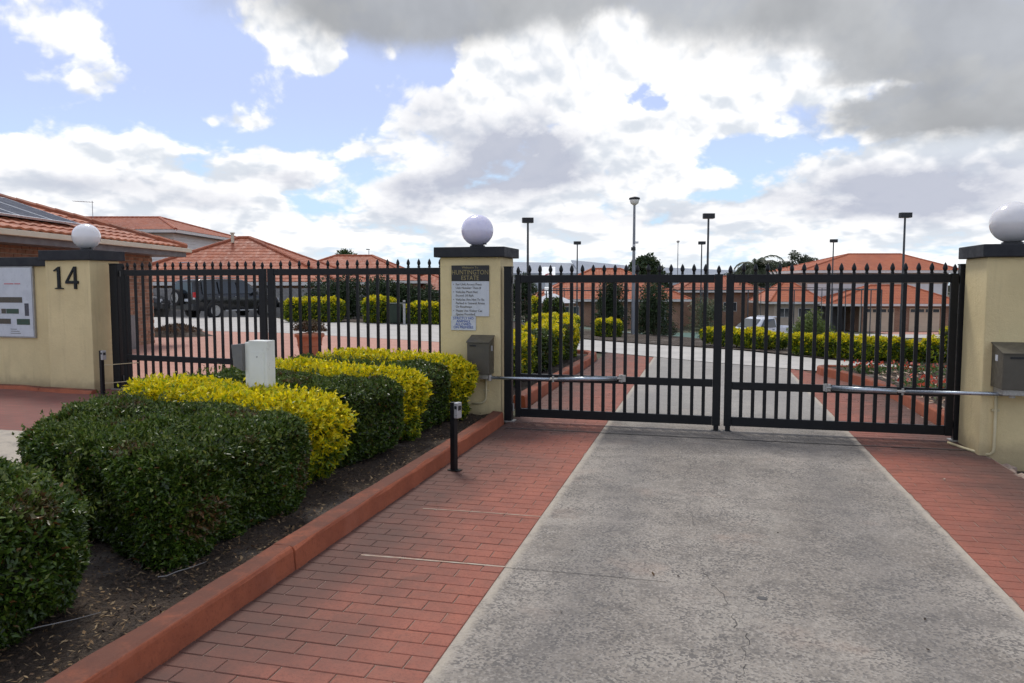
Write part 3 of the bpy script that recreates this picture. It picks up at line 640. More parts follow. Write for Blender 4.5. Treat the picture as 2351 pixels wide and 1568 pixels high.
def text(s, size, m, parent, loc, align='CENTER', name='lettering', sx=1.0, ext=.0015, space=1.0):
    c = bpy.data.curves.new(name, 'FONT'); c.body = s; c.size = size; c.align_x = align; c.extrude = ext; c.space_character = space; c.resolution_u = 2
    tmp = bpy.data.objects.new('tmp', c); COL.objects.link(tmp); dg = bpy.context.evaluated_depsgraph_get()
    me = bpy.data.meshes.new_from_object(tmp.evaluated_get(dg)); me.name = name; bpy.data.objects.remove(tmp); bpy.data.curves.remove(c)
    me.materials.clear(); me.materials.append(m)
    o = obj(name, me, parent, loc); o.rotation_euler = (R(90), 0, 0); o.scale = (sx, 1, 1)
    return o
sg = thing('name_sign', 'black estate name sign above white rules on the middle pillar', 'sign', (-2.48, 7.958, 1.35))
obj('black_plate', B(-.213, .213, -.014, 0, .182, .352, M['sign_black'], 'black_plate', .002), sg)
obj('white_plate', B(-.213, .213, -.012, 0, -.20, .180, M['sign_white'], 'white_plate', .002), sg)
text('Welcome To', .034, M['gold'], sg, (0, -.0155, .318)); text('HUNTINGTON', .072, M['gold'], sg, (0, -.0155, .253), sx=.86); text('ESTATE', .072, M['gold'], sg, (0, -.0155, .192), sx=.86)
for k, (s, dot) in enumerate((('For Unit Access Press', 1), ('Unit Number Then #', 0), ('Vehicles Must Not', 1), ('Exceed 10 Kph.', 0), ('Vehicles Are Not To Be', 1), ('Parked in General Areas', 0), ('Or Roadways', 0), ('Please Use Visitor Car', 1), ('Spaces Provided.', 0))):
    z = .135 - k * .0385 - (.006 * sum((0, 0, 1, 1, 2, 2, 2, 3, 3)[k:k + 1]))
    text(s, .036, M['ink'], sg, (-.165, -.0135, z), 'LEFT', sx=.92)
    if dot: obj('bullet', MB().box(-.195, -.187, -.0145, -.0122, z + .008, z + .016).mesh('bullet', M['ink']), sg)
sn = thing('notice_sign', 'small white notice in blue capitals below the name sign', 'sign', (-2.56, 7.958, 1.07))
obj('plate', B(-.142, .142, -.011, 0, -.075, .078, M['sign_white'], 'plate', .002), sn)
for k, s in enumerate(('STRICTLY NO', 'ANIMALS', 'ALLOWED', 'ON PREMISES')): text(s, .040, M['blue_ink'], sn, (0, -.0125, .044 - k * .033), sx=.95)

# ------------------------------------------------------------------ gates
def spear(w):
    a = w * .95
    return MB().lathe([(w * .42, 0), (w * .44, .008), (w * .74, .030), (w * .72, .044), (w * .46, .068), (.001, .090)], 8).mesh('spear', M['black'], False)
SPEAR = spear(.03)
def gate_leaf(label, x0, x1, y, ztop, zmid, zbot, n_pick, first, last, stiles, group, bar=.034, rail_h=(.082, .078, .092), low=0.05, rotz=0.0, st_top=1.60, bottom_rail=True):
    """hung from (x0,y); built along +x in its own frame"""
    t = thing('gate_leaf', label, 'gate', (x0, y, 0), rotz, group)
    L = x1 - x0; d = .022
    for s0, s1 in stiles: obj('stile', B(s0, s1, -d, d, low - .005, st_top, M['black'], 'stile', .004), t)
    a, b = stiles[0][1] + .001, stiles[-1][0] - .001
    obj('top_rail', B(a, b, -d + .003, d - .003, ztop - rail_h[0], ztop, M['black'], 'top_rail', .004), t)
    obj('middle_rail', B(a, b, -d + .003, d - .003, zmid - rail_h[1] / 2, zmid + rail_h[1] / 2, M['black'], 'middle_rail', .004), t)
    obj('bottom_rail', B(a, b, -d + .003, d - .003, zbot - rail_h[2] / 2, zbot + rail_h[2] / 2, M['black'], 'bottom_rail', .004), t)
    h = bar / 2
    pk = MB().box(-h, h, -.012, .012, zbot + rail_h[2] / 2 + .001, zmid - rail_h[1] / 2 - .001)
    pk.box(-h, h, -.012, .012, zmid + rail_h[1] / 2 + .001, ztop - rail_h[0] - .001); pk.box(-h * .8, h * .8, -.011, .011, ztop + .001, ztop + .022)
    pm_ = pk.mesh('picket', M['black'])
    for k in range(n_pick):
        x = first + (last - first) * k / (n_pick - 1)
        p = obj('picket', pm_, t, (x, 0, 0)); obj('spear_tip', SPEAR, p, (0, 0, ztop + .02))
    for s0, s1 in stiles: obj('spear_tip', SPEAR, t, ((s0 + s1) / 2, 0, st_top))
    return t
Lf = gate_leaf('black picket leaf of the driveway gate beside the middle pillar', -1.985, .175, 8.0, 1.595, .492, .105, 17, .155, 1.985, [(0, .06), (2.075, 2.155)], 'leaves of the driveway gate', low=.06)
obj('drop_bolt', MB().box(2.09, 2.14, -.022, .022, .008, .054).box(2.07, 2.16, -.03, .03, .002, .0079).mesh('drop_bolt', M['black']), Lf)
Rf = gate_leaf('black picket leaf of the driveway gate beside the end pillar', .205, 2.30, 8.0, 1.595, .470, .105, 17, .165, 1.985, [(0, .075), (2.035, 2.10)], 'leaves of the driveway gate', low=.06)
obj('drop_bolt', MB().box(.015, .065, -.022, .022, .008, .054).box(-.005, .08, -.03, .03, .002, .0079).mesh('drop_bolt', M['black']), Rf)
a0 = Vector((-7.98, 9.10)); a1 = Vector((-2.93, 8.62)); ang = math.atan2(a1.y - a0.y, a1.x - a0.x); Lg = (a1 - a0).length
S = Lg / 5.07
gate_leaf('black picket leaf of the entry gate beside the numbered pillar', a0.x, a0.x + 2.44, a0.y, 1.695, .465, .13, 17, .115, 2.26, [(0, .07), (2.34, 2.44)], 'leaves of the entry gate', bar=.032, rotz=ang, st_top=1.70)
gate_leaf('black picket leaf of the entry gate behind the yellow hedge tops', a0.x + 2.475 * math.cos(ang), a0.x + 5.05, a0.y + 2.475 * math.sin(ang), 1.695, .465, .13, 17, .20, 2.46, [(0, .10), (2.52, 2.595)], 'leaves of the entry gate', bar=.032, rotz=ang, st_top=1.70)
def post(label, x, y, h, w=.09, hinge=None):
    t = thing('gate_post', label, 'post', (x, y, 0), 0, 'black gate hanging posts')
    obj('shaft', B(-w / 2, w / 2, -w / 2, w / 2, 0, h, M['black'], 'shaft', .006), t)
    obj('cap', B(-w / 2 - .004, w / 2 + .004, -w / 2 - .004, w / 2 + .004, h + .0005, h + .014, M['black'], 'cap', .003), t)
    if hinge:
        for z in (.16, h - .13):
            obj('hinge', MB().tube([(hinge * (w / 2 + .012), 0, z - .04), (hinge * (w / 2 + .012), 0, z + .04)], .012, 10).mesh('hinge', M['zinc']), t)
    obj('foot_bracket', MB().box(-w / 2 - .03, w / 2 + .03, -w / 2 - .02, w / 2 + .02, .001, .018).mesh('foot_bracket', M['zinc']), t)
    return t
post('black steel hanging post beside the middle pillar', -2.06, 7.99, 1.675, .085, 1)
post('black steel hanging post beside the end pillar', 2.355, 8.02, 1.675, .08, -1)
post('black steel hanging post against the numbered pillar', -8.085, 9.12, 1.775, .125, 1)
post('black steel hanging post on the hidden side of the middle pillar', -2.89, 8.62, 1.70, .07)
# motors and arms
def motor(label, x, y, w, d, z0, z1, slope, slot=1):
    t = thing('gate_motor', label, 'gate motor', (x, y, z0), 0, 'gate opener motor boxes')
    h = z1 - z0
    prof = [(0, 0), (-d, 0), (-d, h - slope), (0, h)]
    mb = MB(); mb.prism([(q, p) for q, p in prof], 0, w, Matrix(((0, 0, 1, 0), (1, 0, 0, 0), (0, 1, 0, 0), (0, 0, 0, 1))))
    obj('housing', mb.mesh('housing', M['bronze'], bevel=.005), t)
    lm = MB(); lm.prism([(.0, h + .003), (-d - .012, h - slope + .0), (-d - .012, h - slope + .008), (.0, h + .012)], -.008, w + .008, Matrix(((0, 0, 1, 0), (1, 0, 0, 0), (0, 1, 0, 0), (0, 0, 0, 1))))
    obj('lid', lm.mesh('lid', M['bronze']), t)
    obj('lock_slot', MB().box(w * .12, w * .42, -d - .004, -d - .0005, h - slope - .04, h - slope - .022).mesh('lock_slot', M['dark_plastic']), t)
    sx = w + .0005 if slot > 0 else -.0025
    obj('serial_plate', MB().box(sx, sx + .002, -d * .55, -d * .35, h * .62, h * .76).mesh('serial_plate', M['sign_white']), t)
    obj('base_bracket', MB().box(.02, w - .02, -d * .9, -.005, -.05, -.001).mesh('base_bracket', M['zinc'], bevel=.004), t)
    return t
def arm(label, pts, r0, r1):
    a, b, c = [Vector(p) for p in pts]
    t = thing('gate_opener', label, 'gate arm', a, 0, 'steel opener arms')
    b, c = b - a, c - a; u = (b).normalized(); v = (c - b).normalized()
    obj('crank_tube', MB().tube([(0, 0, 0), b - u * .03], r0, 14).mesh('crank_tube', M['steel'], True), t)
    obj('push_tube', MB().tube([b + v * .05, c - v * .05], r1, 14).mesh('push_tube', M['steel'], True), t)
    obj('elbow', MB().tube([b - u * .03 - Vector((0, 0, .0)), b + v * .05], .014, 8).tube([b + Vector((0, 0, -.03)), b + Vector((0, 0, .03))], .012, 10).box(b.x - .04, b.x + .03, b.y - .02, b.y + .02, b.z - .006, b.z + .006).mesh('elbow', M['zinc']), t)
    obj('end_bracket', MB().tube([c - v * .05, c], .012, 8).box(c.x - .03, c.x + .04, c.y - .005, c.y + .035, c.z - .035, c.z + .035).tube([c + Vector((0, 0, -.04)), c + Vector((0, 0, .04))], .012, 10).mesh('end_bracket', M['zinc'], bevel=.002), t)
    obj('pivot', MB().tube([(0, 0, -.03), (0, 0, .03)], .025, 12).mesh('pivot', M['zinc']), t)
    return t
motor('bronze sloped motor box on the middle pillar above the hedge end', -2.46, 7.958, .245, .20, .535, .935, .06, 1)
arm('galvanised opener arm from the middle pillar to its gate leaf', [(-2.22, 7.80, .50), (-1.53, 7.80, .505), (-.83, 7.955, .515)], .016, .022)
motor('bronze sloped motor box on the end pillar at the photo edge', 2.41, 7.378, .42, .27, .62, .99, .07, -1)
arm('galvanised opener arm from the end pillar to its gate leaf', [(2.52, 7.20, .575), (1.80, 7.72, .50), (1.17, 7.955, .485)], .017, .024)
def conduit(label, pts):
    t = thing('conduit', label, 'conduit', pts[0], 0, 'cream cable conduits'); p0 = Vector(pts[0])
    obj('pipe', MB().tube([Vector(p) - p0 for p in pts], .0125, 10).mesh('pipe', M['conduit'], True), t)
    obj('saddle_clip', MB().box(-.03, .03, -.004, .016, -.16, -.14).mesh('saddle_clip', M['conduit']), t)
conduit('cream conduit curving down from the motor box on the middle pillar', [(-2.30, 7.94, .49), (-2.30, 7.94, .30), (-2.305, 7.94, .25), (-2.325, 7.94, .215), (-2.36, 7.94, .20), (-2.46, 7.94, .19)])
conduit('cream conduit running down the end pillar and along its foot', [(2.455, 7.36, .56), (2.455, 7.36, .08), (2.45, 7.36, .045), (2.43, 7.37, .02), (2.38, 7.41, .016), (2.30, 7.62, .016), (2.24, 7.86, .014)])
# sensor posts
def bollard(label, x, y, h, rot=0.0):
    t = thing('sensor_post', label, 'sensor post', (x, y, 0), rot, 'black gate sensor posts')
    obj('shaft', B(-.022, .022, -.022, .022, .008, h, M['black'], 'shaft', .003), t)
    obj('base_plate', B(-.045, .06, -.035, .035, .0105, .016, M['black'], 'base_plate', .002), t)
    s = obj('sensor', B(.0225, .058, -.03, .03, h - .125, h + .002, M['reader'], 'sensor', .006), t)
    obj('lens', B(.0585, .061, -.018, .018, h - .06, h - .025, M['dark_plastic'], 'lens', .0), s); obj('lens', B(.030, .052, -.033, -.0302, h - .05, h - .025, M['dark_plastic'], 'lens', .0), s)
    return t
bollard('black sensor post standing on the brick border beside the island kerb', -1.93, 5.73, .56, R(-18))
bl = bollard('black sensor post standing in front of the numbered pillar', -7.93, 8.62, .60, R(-10))
obj('stay_rod', MB().tube([(.02, .02, .40), (.16, .45, .40)], .006, 6).mesh('stay_rod', M['conduit']), bl); obj('stay_rod', MB().tube([(.02, .02, .15), (.16, .45, .15)], .006, 6).mesh('stay_rod', M['conduit']), bl)
# intercom pedestal
ip = thing('intercom_pedestal', 'white double intercom pedestal with grey reader among the hedges', 'intercom', (-3.215, 5.10, .05), R(-4))
obj('front_post', B(-.07, .09, -.10, .0, 0, 1.03, M['white_paint'], 'front_post', .004), ip)
obj('rear_post', B(-.165, -.073, -.02, .08, 0, 1.01, M['white_paint'], 'rear_post', .004), ip)
gb = MB(); gb.prism([(-.25, .83), (-.1655, .79), (-.1655, 1.0), (-.265, .99)], -.05, .06, Matrix(((1, 0, 0, 0), (0, 0, 1, 0), (0, 1, 0, 0), (0, 0, 0, 1))))
obj('reader_box', gb.mesh('reader_box', M['grey_box'], bevel=.004), ip)
obj('cover_plate', B(-.05, .065, -.1035, -.1005, .2, .95, M['white_paint'], 'cover_plate', .001), ip)
for z in (.24, .91): obj('screw', MB().tube([(.005, -.104, z), (.005, -.107, z)], .006, 8).mesh('screw', M['zinc']), ip)

# ------------------------------------------------------------------ foliage
def leaves_mesh(name, P, N, L, Wd, col, mat, r, spread=.8):
    """one folded leaf (two triangles) per point; N is the outward direction, spread the disorder"""
    n = len(P); d = N + r.normal(0, spread, (n, 3)); d /= np.linalg.norm(d, axis=1)[:, None] + 1e-9
    s = np.cross(d, r.normal(0, 1, (n, 3))); s /= np.linalg.norm(s, axis=1)[:, None] + 1e-9
    u = np.cross(s, d); l = (L * r.uniform(.5, 1.4, n))[:, None]; w = (Wd * r.uniform(.7, 1.2, n))[:, None]
    a = P - d * l * .35; t = P + d * l * .65; m1 = P + s * w * .5 + u * w * .18; m2 = P - s * w * .5 + u * w * .18
    V = np.stack([a, m1, t, m2], 1).reshape(-1, 3); i = np.arange(n) * 4
    F = np.stack([np.stack([i, i + 1, i + 2], 1), np.stack([i, i + 2, i + 3], 1)], 1).reshape(-1, 3)
    return fast_mesh(name, V, F3=F, m=mat, colors=np.repeat(col, 4, 0))
def pal(r, n, cols, wts, jit=.22):
    c = np.array(cols)[r.choice(len(cols), n, p=np.array(wts) / sum(wts))]
    return c * np.clip(1 + r.normal(0, jit, (n, 1)), .45, 1.7)
GREEN = ([(.026, .054, .007), (.046, .086, .010), (.074, .122, .014), (.12, .165, .022), (.13, .06, .018)], [4, 5, 3, 1.3, .35])
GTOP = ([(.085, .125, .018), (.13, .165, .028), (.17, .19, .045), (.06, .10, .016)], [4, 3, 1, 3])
YEL = ([(.84, .68, .010), (.74, .62, .010), (.52, .52, .013), (.25, .33, .015)], [4, 4, 3, 1.4])
YGR = ([(.48, .47, .015), (.24, .31, .014), (.095, .155, .012), (.04, .078, .010)], [1.6, 3, 4, 3])
def hedge(name, label, cat, quad, z0, z1, kind, leaf, n, seed, k=5.0, lump=.03, group=None, under=.12, core=True, sprigs=0):
    """clipped hedge on the plan quad (front-left, front-right, back-right, back-left)"""
    r = np.random.default_rng(seed); q = np.array(quad, float); ctr = q.mean(0); base = (ctr[0], ctr[1], z0 - .06)
    t = thing(name, label, cat, base, 0, group)
    ph = r.uniform(0, 6.28, 8)
    def shape(c):
        a = np.abs(c); s = 1.0 / (np.sum(a ** k, 1) ** (1 / k))[:, None]; e = c * s
        nn = np.sign(e) * np.abs(e) ** (k - 1); nn /= np.linalg.norm(nn, axis=1)[:, None] + 1e-9
        u = (e[:, 0] + 1) / 2; v = (e[:, 1] + 1) / 2; w = (e[:, 2] + 1) / 2
        tap = 1 - under * (1 - w)
        b = (q[0] * ((1 - u) * (1 - v))[:, None] + q[1] * (u * (1 - v))[:, None] + q[2] * (u * v)[:, None] + q[3] * ((1 - u) * v)[:, None])
        b = ctr + (b - ctr) * tap[:, None]
        P = np.stack([b[:, 0], b[:, 1], z0 + (z1 - z0) * w], 1)
        f = (np.sin(P[:, 0] * 5 + ph[0]) * np.sin(P[:, 1] * 6 + ph[1]) + .7 * np.sin(P[:, 0] * 11 + P[:, 2] * 9 + ph[2]) * np.sin(P[:, 1] * 12 + ph[3]) + .5 * np.sin(P[:, 2] * 17 + P[:, 0] * 8 + ph[4]) + .5 * np.sin(P[:, 0] * 23 + ph[5]) * np.sin(P[:, 1] * 25 + P[:, 2] * 19 + ph[6]))
        return P, nn, f * lump
    ax = np.linalg.norm(q[1] - q[0]); ay = np.linalg.norm(q[3] - q[0]); az_ = z1 - z0
    ar = np.array([ay * az_, ay * az_, ax * az_, ax * az_, ax * ay, ax * ay * .12]); f = r.choice(6, n, p=ar / ar.sum())
    c = r.uniform(-1, 1, (n, 3)); axis = np.array([0, 0, 1, 1, 2, 2])[f]; sg_ = np.array([-1, 1, -1, 1, 1, -1])[f]
    c[np.arange(n), axis] = sg_
    P, N, F_ = shape(c)
    off = (F_ - np.abs(r.normal(0, 1, n)) * leaf[0] * .75 + leaf[0] * .25)[:, None]
    P = P + N * off - np.array(base); hgt = (P[:, 2] + base[2] - z0) / (z1 - z0)
    if kind == 'green':
        col = pal(r, n, *GREEN); new = r.random(n) < np.clip((hgt - .80) / .2, 0, 1) * .62; col[new] = pal(r, int(new.sum()), *GTOP); low_leaf = r.random(n) < .5 * np.clip(1 - hgt, 0, 1) * .5; col[low_leaf] *= np.array([.75, .72, .8])  # lit hedge top put into the leaf colour by height; lower leaves darkened
        ni = np.sin(P[:, 0] * 4 + ph[7]) * np.sin(P[:, 1] * 5 + ph[2]) + .5 * np.sin(P[:, 2] * 9 + P[:, 0] * 6); col *= (1 + .18 * ni)[:, None]; dead = (r.random(n) < .55) & (np.sin(P[:, 0] * 7.1 + ph[1]) * np.sin(P[:, 1] * 6.3 + ph[5]) * np.sin(P[:, 2] * 8 + ph[6]) > .62); col[dead] = pal(r, int(dead.sum()), [(.11, .07, .025), (.16, .08, .03), (.09, .085, .03)], [3, 1, 3])
    else:
        top = np.clip((hgt - .30) / .62 + r.normal(0, .2, n) + .10, 0, 1) if kind == 'yellow' else np.clip((hgt - .74) / .22 + r.normal(0, .13, n), .02, 1)
        sel = r.random(n) < top; col = pal(r, n, *YGR); col[sel] = pal(r, int(sel.sum()), *YEL)
    me = leaves_mesh('foliage', P, N, leaf[0], leaf[1], col, M['leaf'] if kind == 'green' else M['leafy'], r, 1.0 if kind == 'green' else 1.0)
    obj('foliage', me, t, kind='stuff')
    if sprigs:
        S = []; SN = []
        cs = r.uniform(-.95, .95, (sprigs, 3)); cs[:, 2] = 1; top_ = r.random(sprigs) < .7
        side = r.integers(0, 2, sprigs); cs[~top_, 2] = r.uniform(-.2, 1, (~top_).sum()); cs[~top_, 0] = np.where(side[~top_], 1, cs[~top_, 0]); cs[~top_, 1] = np.where(side[~top_], cs[~top_, 1], -1)
        p, nn, ff = shape(cs)
        for i in range(sprigs):
            d = nn[i] * .7 + np.array([0, 0, .6]) + r.normal(0, .35, 3); d /= np.linalg.norm(d); ln = r.uniform(.03, .085)
            for j in range(7):
                S.append(p[i] + d * ln * (j / 6) + r.normal(0, .006, 3) - np.array(base)); SN.append(d)
        S = np.array(S); SN = np.array(SN)
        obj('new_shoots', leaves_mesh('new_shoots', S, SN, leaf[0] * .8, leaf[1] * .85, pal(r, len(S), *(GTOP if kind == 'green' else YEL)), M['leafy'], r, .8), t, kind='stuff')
    if core:
        # dense twig heart so that the sky does not show through
        m_ = 10; gx = np.linspace(-1, 1, m_); V = []; Fc = []
        for axis_ in range(3):
            for s_ in (-1, 1):
                b0 = len(V)
                for i in range(m_):
                    for j in range(m_):
                        cc_ = [0, 0, 0]; cc_[axis_] = s_; cc_[(axis_ + 1) % 3] = gx[i]; cc_[(axis_ + 2) % 3] = gx[j]; V.append(cc_)
                for i in range(m_ - 1):
                    for j in range(m_ - 1): Fc.append((b0 + i * m_ + j, b0 + (i + 1) * m_ + j, b0 + (i + 1) * m_ + j + 1, b0 + i * m_ + j + 1))
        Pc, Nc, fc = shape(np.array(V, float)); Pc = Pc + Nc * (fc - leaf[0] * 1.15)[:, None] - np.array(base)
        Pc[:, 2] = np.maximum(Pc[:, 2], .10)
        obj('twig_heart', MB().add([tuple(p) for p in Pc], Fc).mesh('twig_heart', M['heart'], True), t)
    mb = MB()
    for _ in range(5):
        x, y = r.uniform(-.3, .3, 2) * np.array([ax, ay]) * .6; mb.tube([(x, y, 0), (x + r.normal(0, .02), y + r.normal(0, .02), (z1 - z0) * .5)], [.016, .010], 6)
    obj('stem', mb.mesh('stem', M['twig']), t)
    return t
GI = 'clipped hedges alternating green and gold in the entrance island'
G1, Y1 = (.034, .0175), (.050, .023)
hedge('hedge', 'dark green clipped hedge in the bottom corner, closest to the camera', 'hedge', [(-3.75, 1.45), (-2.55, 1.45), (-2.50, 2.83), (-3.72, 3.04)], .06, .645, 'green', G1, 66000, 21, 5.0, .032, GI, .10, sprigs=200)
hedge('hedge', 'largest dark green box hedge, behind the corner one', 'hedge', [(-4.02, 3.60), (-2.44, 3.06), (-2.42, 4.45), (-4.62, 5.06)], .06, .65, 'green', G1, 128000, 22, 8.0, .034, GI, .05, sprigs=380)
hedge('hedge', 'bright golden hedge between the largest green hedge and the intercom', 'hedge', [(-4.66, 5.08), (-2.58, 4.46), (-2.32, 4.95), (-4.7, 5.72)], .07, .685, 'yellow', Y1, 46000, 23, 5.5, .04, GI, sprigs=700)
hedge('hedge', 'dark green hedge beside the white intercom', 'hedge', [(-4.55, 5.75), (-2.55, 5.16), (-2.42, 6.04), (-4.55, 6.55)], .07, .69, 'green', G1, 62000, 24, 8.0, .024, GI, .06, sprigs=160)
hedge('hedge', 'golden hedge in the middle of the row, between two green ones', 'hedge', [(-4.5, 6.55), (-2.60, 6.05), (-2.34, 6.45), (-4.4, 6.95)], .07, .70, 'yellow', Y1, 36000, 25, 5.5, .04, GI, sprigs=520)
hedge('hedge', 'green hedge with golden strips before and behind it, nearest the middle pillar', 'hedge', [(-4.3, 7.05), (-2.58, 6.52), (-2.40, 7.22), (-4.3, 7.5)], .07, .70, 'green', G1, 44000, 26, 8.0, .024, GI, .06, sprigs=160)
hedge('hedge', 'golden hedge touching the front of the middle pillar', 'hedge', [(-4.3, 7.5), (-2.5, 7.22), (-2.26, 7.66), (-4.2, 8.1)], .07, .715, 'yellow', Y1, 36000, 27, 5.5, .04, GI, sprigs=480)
# inner island rows
GB = 'clipped hedges in the bed behind the driveway gate'
YL = (.065, .034)
hedge('hedge', 'golden topped hedge directly behind the gate post of the middle pillar', 'hedge', [(-3.3, 9.7), (-2.45, 9.7), (-2.45, 11.4), (-3.3, 11.4)], .08, .74, 'yg', YL, 11000, 31, 5, .03, GB, sprigs=60)
hedge('hedge', 'dull green hedge set between two golden ones behind the gate', 'hedge', [(-3.2, 11.5), (-2.42, 11.5), (-2.42, 12.5), (-3.2, 12.5)], .08, .72, 'green', (.05, .026), 9000, 32, 5, .03, GB)
hedge('hedge', 'golden hedge in the middle of the bed behind the gate', 'hedge', [(-3.2, 12.55), (-2.38, 12.55), (-2.38, 13.3), (-3.2, 13.3)], .08, .76, 'yg', YL, 7000, 33, 5, .03, GB, sprigs=60)
hedge('hedge', 'narrow dull green hedge near the far end of the bed behind the gate', 'hedge', [(-3.2, 13.4), (-2.36, 13.4), (-2.36, 14.1), (-3.2, 14.1)], .08, .75, 'green', (.05, .026), 6500, 34, 5, .03, GB)
hedge('hedge', 'golden hedge at the far tip of the bed behind the gate', 'hedge', [(-3.2, 14.2), (-2.36, 14.2), (-2.4, 15.0), (-3.2, 15.1)], .08, .76, 'yellow', YL, 7000, 35, 4.5, .03, GB, sprigs=80)
# hedges further off (view-aligned plan corners)
def far_hedge(label, xc0, xc1, zc0, zc1, h, kind, n, seed, leaf=(.10, .055), group='golden hedges along the inner road', lump=.05, k=4.5):
    q = [W(xc0, zc0), W(xc1, zc0), W(xc1, zc1), W(xc0, zc1)]; c = W((xc0 + xc1) / 2, (zc0 + zc1) / 2); z = gz(*c)
    return hedge('hedge', label, 'hedge', q, z - .02, z + h, kind, leaf, n, seed, k, lump, group, .08)
far_hedge('long golden hedge right of the black four wheel drive', -9.0, -6.62, 29.6, 30.8, .92, 'yg', 9000, 41)
far_hedge('tall golden hedge left of the green wheelie bin', -5.75, -4.45, 28.9, 30.0, .98, 'yg', 7000, 42)
far_hedge('low golden hedge seen just left of the middle pillar', -4.05, -2.65, 28.4, 29.4, .78, 'yg', 6500, 43)
far_hedge('golden hedge in front of the two dark conifers', 2.6, 3.45, 23.6, 24.5, .56, 'yg', 5000, 44, (.07, .04))
far_hedge('golden hedge seen above the bed behind the gate', .6, 2.2, 24.2, 25.2, .62, 'yg', 5000, 45, (.08, .045))
far_hedge('flat dark green hedge beside the pale gazebo', 1.15, 1.85, 27, 28, 1.12, 'green', 4000, 46, (.09, .05))
far_hedge('narrow upright golden shrub left of the pale gazebo', .68, .98, 26.5, 27, 1.2, 'yg', 2600, 47, (.07, .04))
def road_hedge(label, quad, h, n, seed):
    hedge('hedge', label, 'hedge', quad, 0.03, h, 'yg', (.06, .034), n, seed, 4.5, .05, 'golden hedges along the inner road', .08, sprigs=60)
road_hedge('golden hedge in front of the white utility', [(-.25, 19.75), (1.42, 17.5), (1.95, 17.95), (.3, 20.2)], .41, 15000, 48)
road_hedge('longest golden hedge along the inner road', [(1.62, 16.95), (3.3, 15.52), (3.75, 16.0), (2.1, 17.45)], .44, 16000, 49)
for k_, (lab, xc, zc, w_, h_) in enumerate((('thin golden shrub at the far tip of the road hedge', 7.3, 14.4, .3, .5), ('sparse small shrub with bare legs next to the road hedge', 7.55, 14.3, .28, .42), ('sparse leafy shrub close to the hanging post of the end pillar', 7.95, 14.3, .4, .46), ('dense green shrub half hidden by the post of the end pillar', 8.35, 14.2, .5, .72))):
    far_hedge(lab, xc - w_ / 2, xc + w_ / 2, zc - w_ / 2, zc + w_ / 2, h_, 'yg', 1500, 60 + k_, (.07, .04), 'small shrubs at the end of the road hedge', .06, 2.6)
def tree(name, label, cat, x, y, h, clumps, leaf, n, seed, cols, wts, trunk_r=.12, group=None, z=None, spread=1.2):
    """clumps: (dx, dy, height, radius, flatten)"""
    r = np.random.default_rng(seed); z = gz(x, y) if z is None else z
    t = thing(name, label, cat, (x, y, z - .03), 0, group)
    vol = np.array([c[3] ** 2.2 for c in clumps]); vol /= vol.sum(); P = []; N = []; S = []
    for c, v in zip(clumps, vol):
        m_ = max(int(n * v), 8); d = r.normal(0, 1, (m_, 3)); d /= np.linalg.norm(d, axis=1)[:, None]
        rad = c[3] * (r.random(m_) ** .45) * (1 + .22 * np.sin(d[:, 0] * 5 + seed) * np.sin(d[:, 2] * 6 + d[:, 1] * 4))
        P.append(np.array([c[0], c[1], c[2]]) + d * rad[:, None] * np.array([1, 1, c[4]])); N.append(d); S.append(np.full(m_, r.uniform(.82, 1.2)))
    P = np.concatenate(P); N = np.concatenate(N); S = np.concatenate(S); k = P[:, 2] > .1; P, N, S = P[k], N[k], S[k]
    col = pal(r, len(P), cols, wts) * S[:, None]
    obj('crown', leaves_mesh('crown', P, N, leaf[0], leaf[1], col, M['leaff'], r, spread), t, kind='stuff')
    mb = MB(); top = max(c[2] for c in clumps)
    pts = [(0, 0, 0), (r.normal(0, .03), r.normal(0, .03), top * .35), (r.normal(0, .08), r.normal(0, .08), top * .75)]
    mb.tube(pts, [trunk_r, trunk_r * .75, trunk_r * .4], 9)
    for c in clumps[:6]: mb.tube([(0, 0, top * .3), (c[0] * .5, c[1] * .5, top * .3 + (c[2] - top * .3) * .6), (c[0], c[1], c[2])], [trunk_r * .5, trunk_r * .35, trunk_r * .12], 6)
    obj('trunk', mb.mesh('trunk', M['bark']), t)
    return t
DK = ([(.026, .046, .018), (.036, .062, .022), (.05, .082, .028)], [3, 4, 2])
MG = ([(.05, .08, .028), (.07, .11, .035), (.10, .14, .045)], [3, 3, 2])
GUM = ([(.06, .075, .045), (.085, .10, .06), (.12, .13, .085)], [3, 3, 2])
def bushy(h, w, n, seed):
    r = random.Random(seed); return [(r.uniform(-w, w) * .6, r.uniform(-w, w) * .6, h * r.uniform(.25, .8), w * r.uniform(.45, .8), .9) for _ in range(n)]
for k_, (lab, xc, zc, h, w_) in enumerate((('dark evergreen bush left of the dense row, beside the paling fence', -8.0, 33, 1.75, .95), ('tallest dark bush in the row behind the golden hedges', -6.7, 33.2, 2.0, 1.0), ('dark bush in the row behind the gap between golden hedges', -5.4, 33, 1.85, .95), ('dark bush behind the low golden hedge, nearest the middle pillar', -4.2, 33.2, 1.75, .95), ('dark bush tucked in behind the gate post of the middle pillar', .6, 33, 2.1, .8))):
    x, y = W(xc, zc); tree('evergreen_bush', lab, 'bush', x, y, h, bushy(h, w_, 9, 70 + k_), (.13, .06), 5200, 70 + k_, *DK, trunk_r=.06, group='dark evergreen bushes inside the estate')
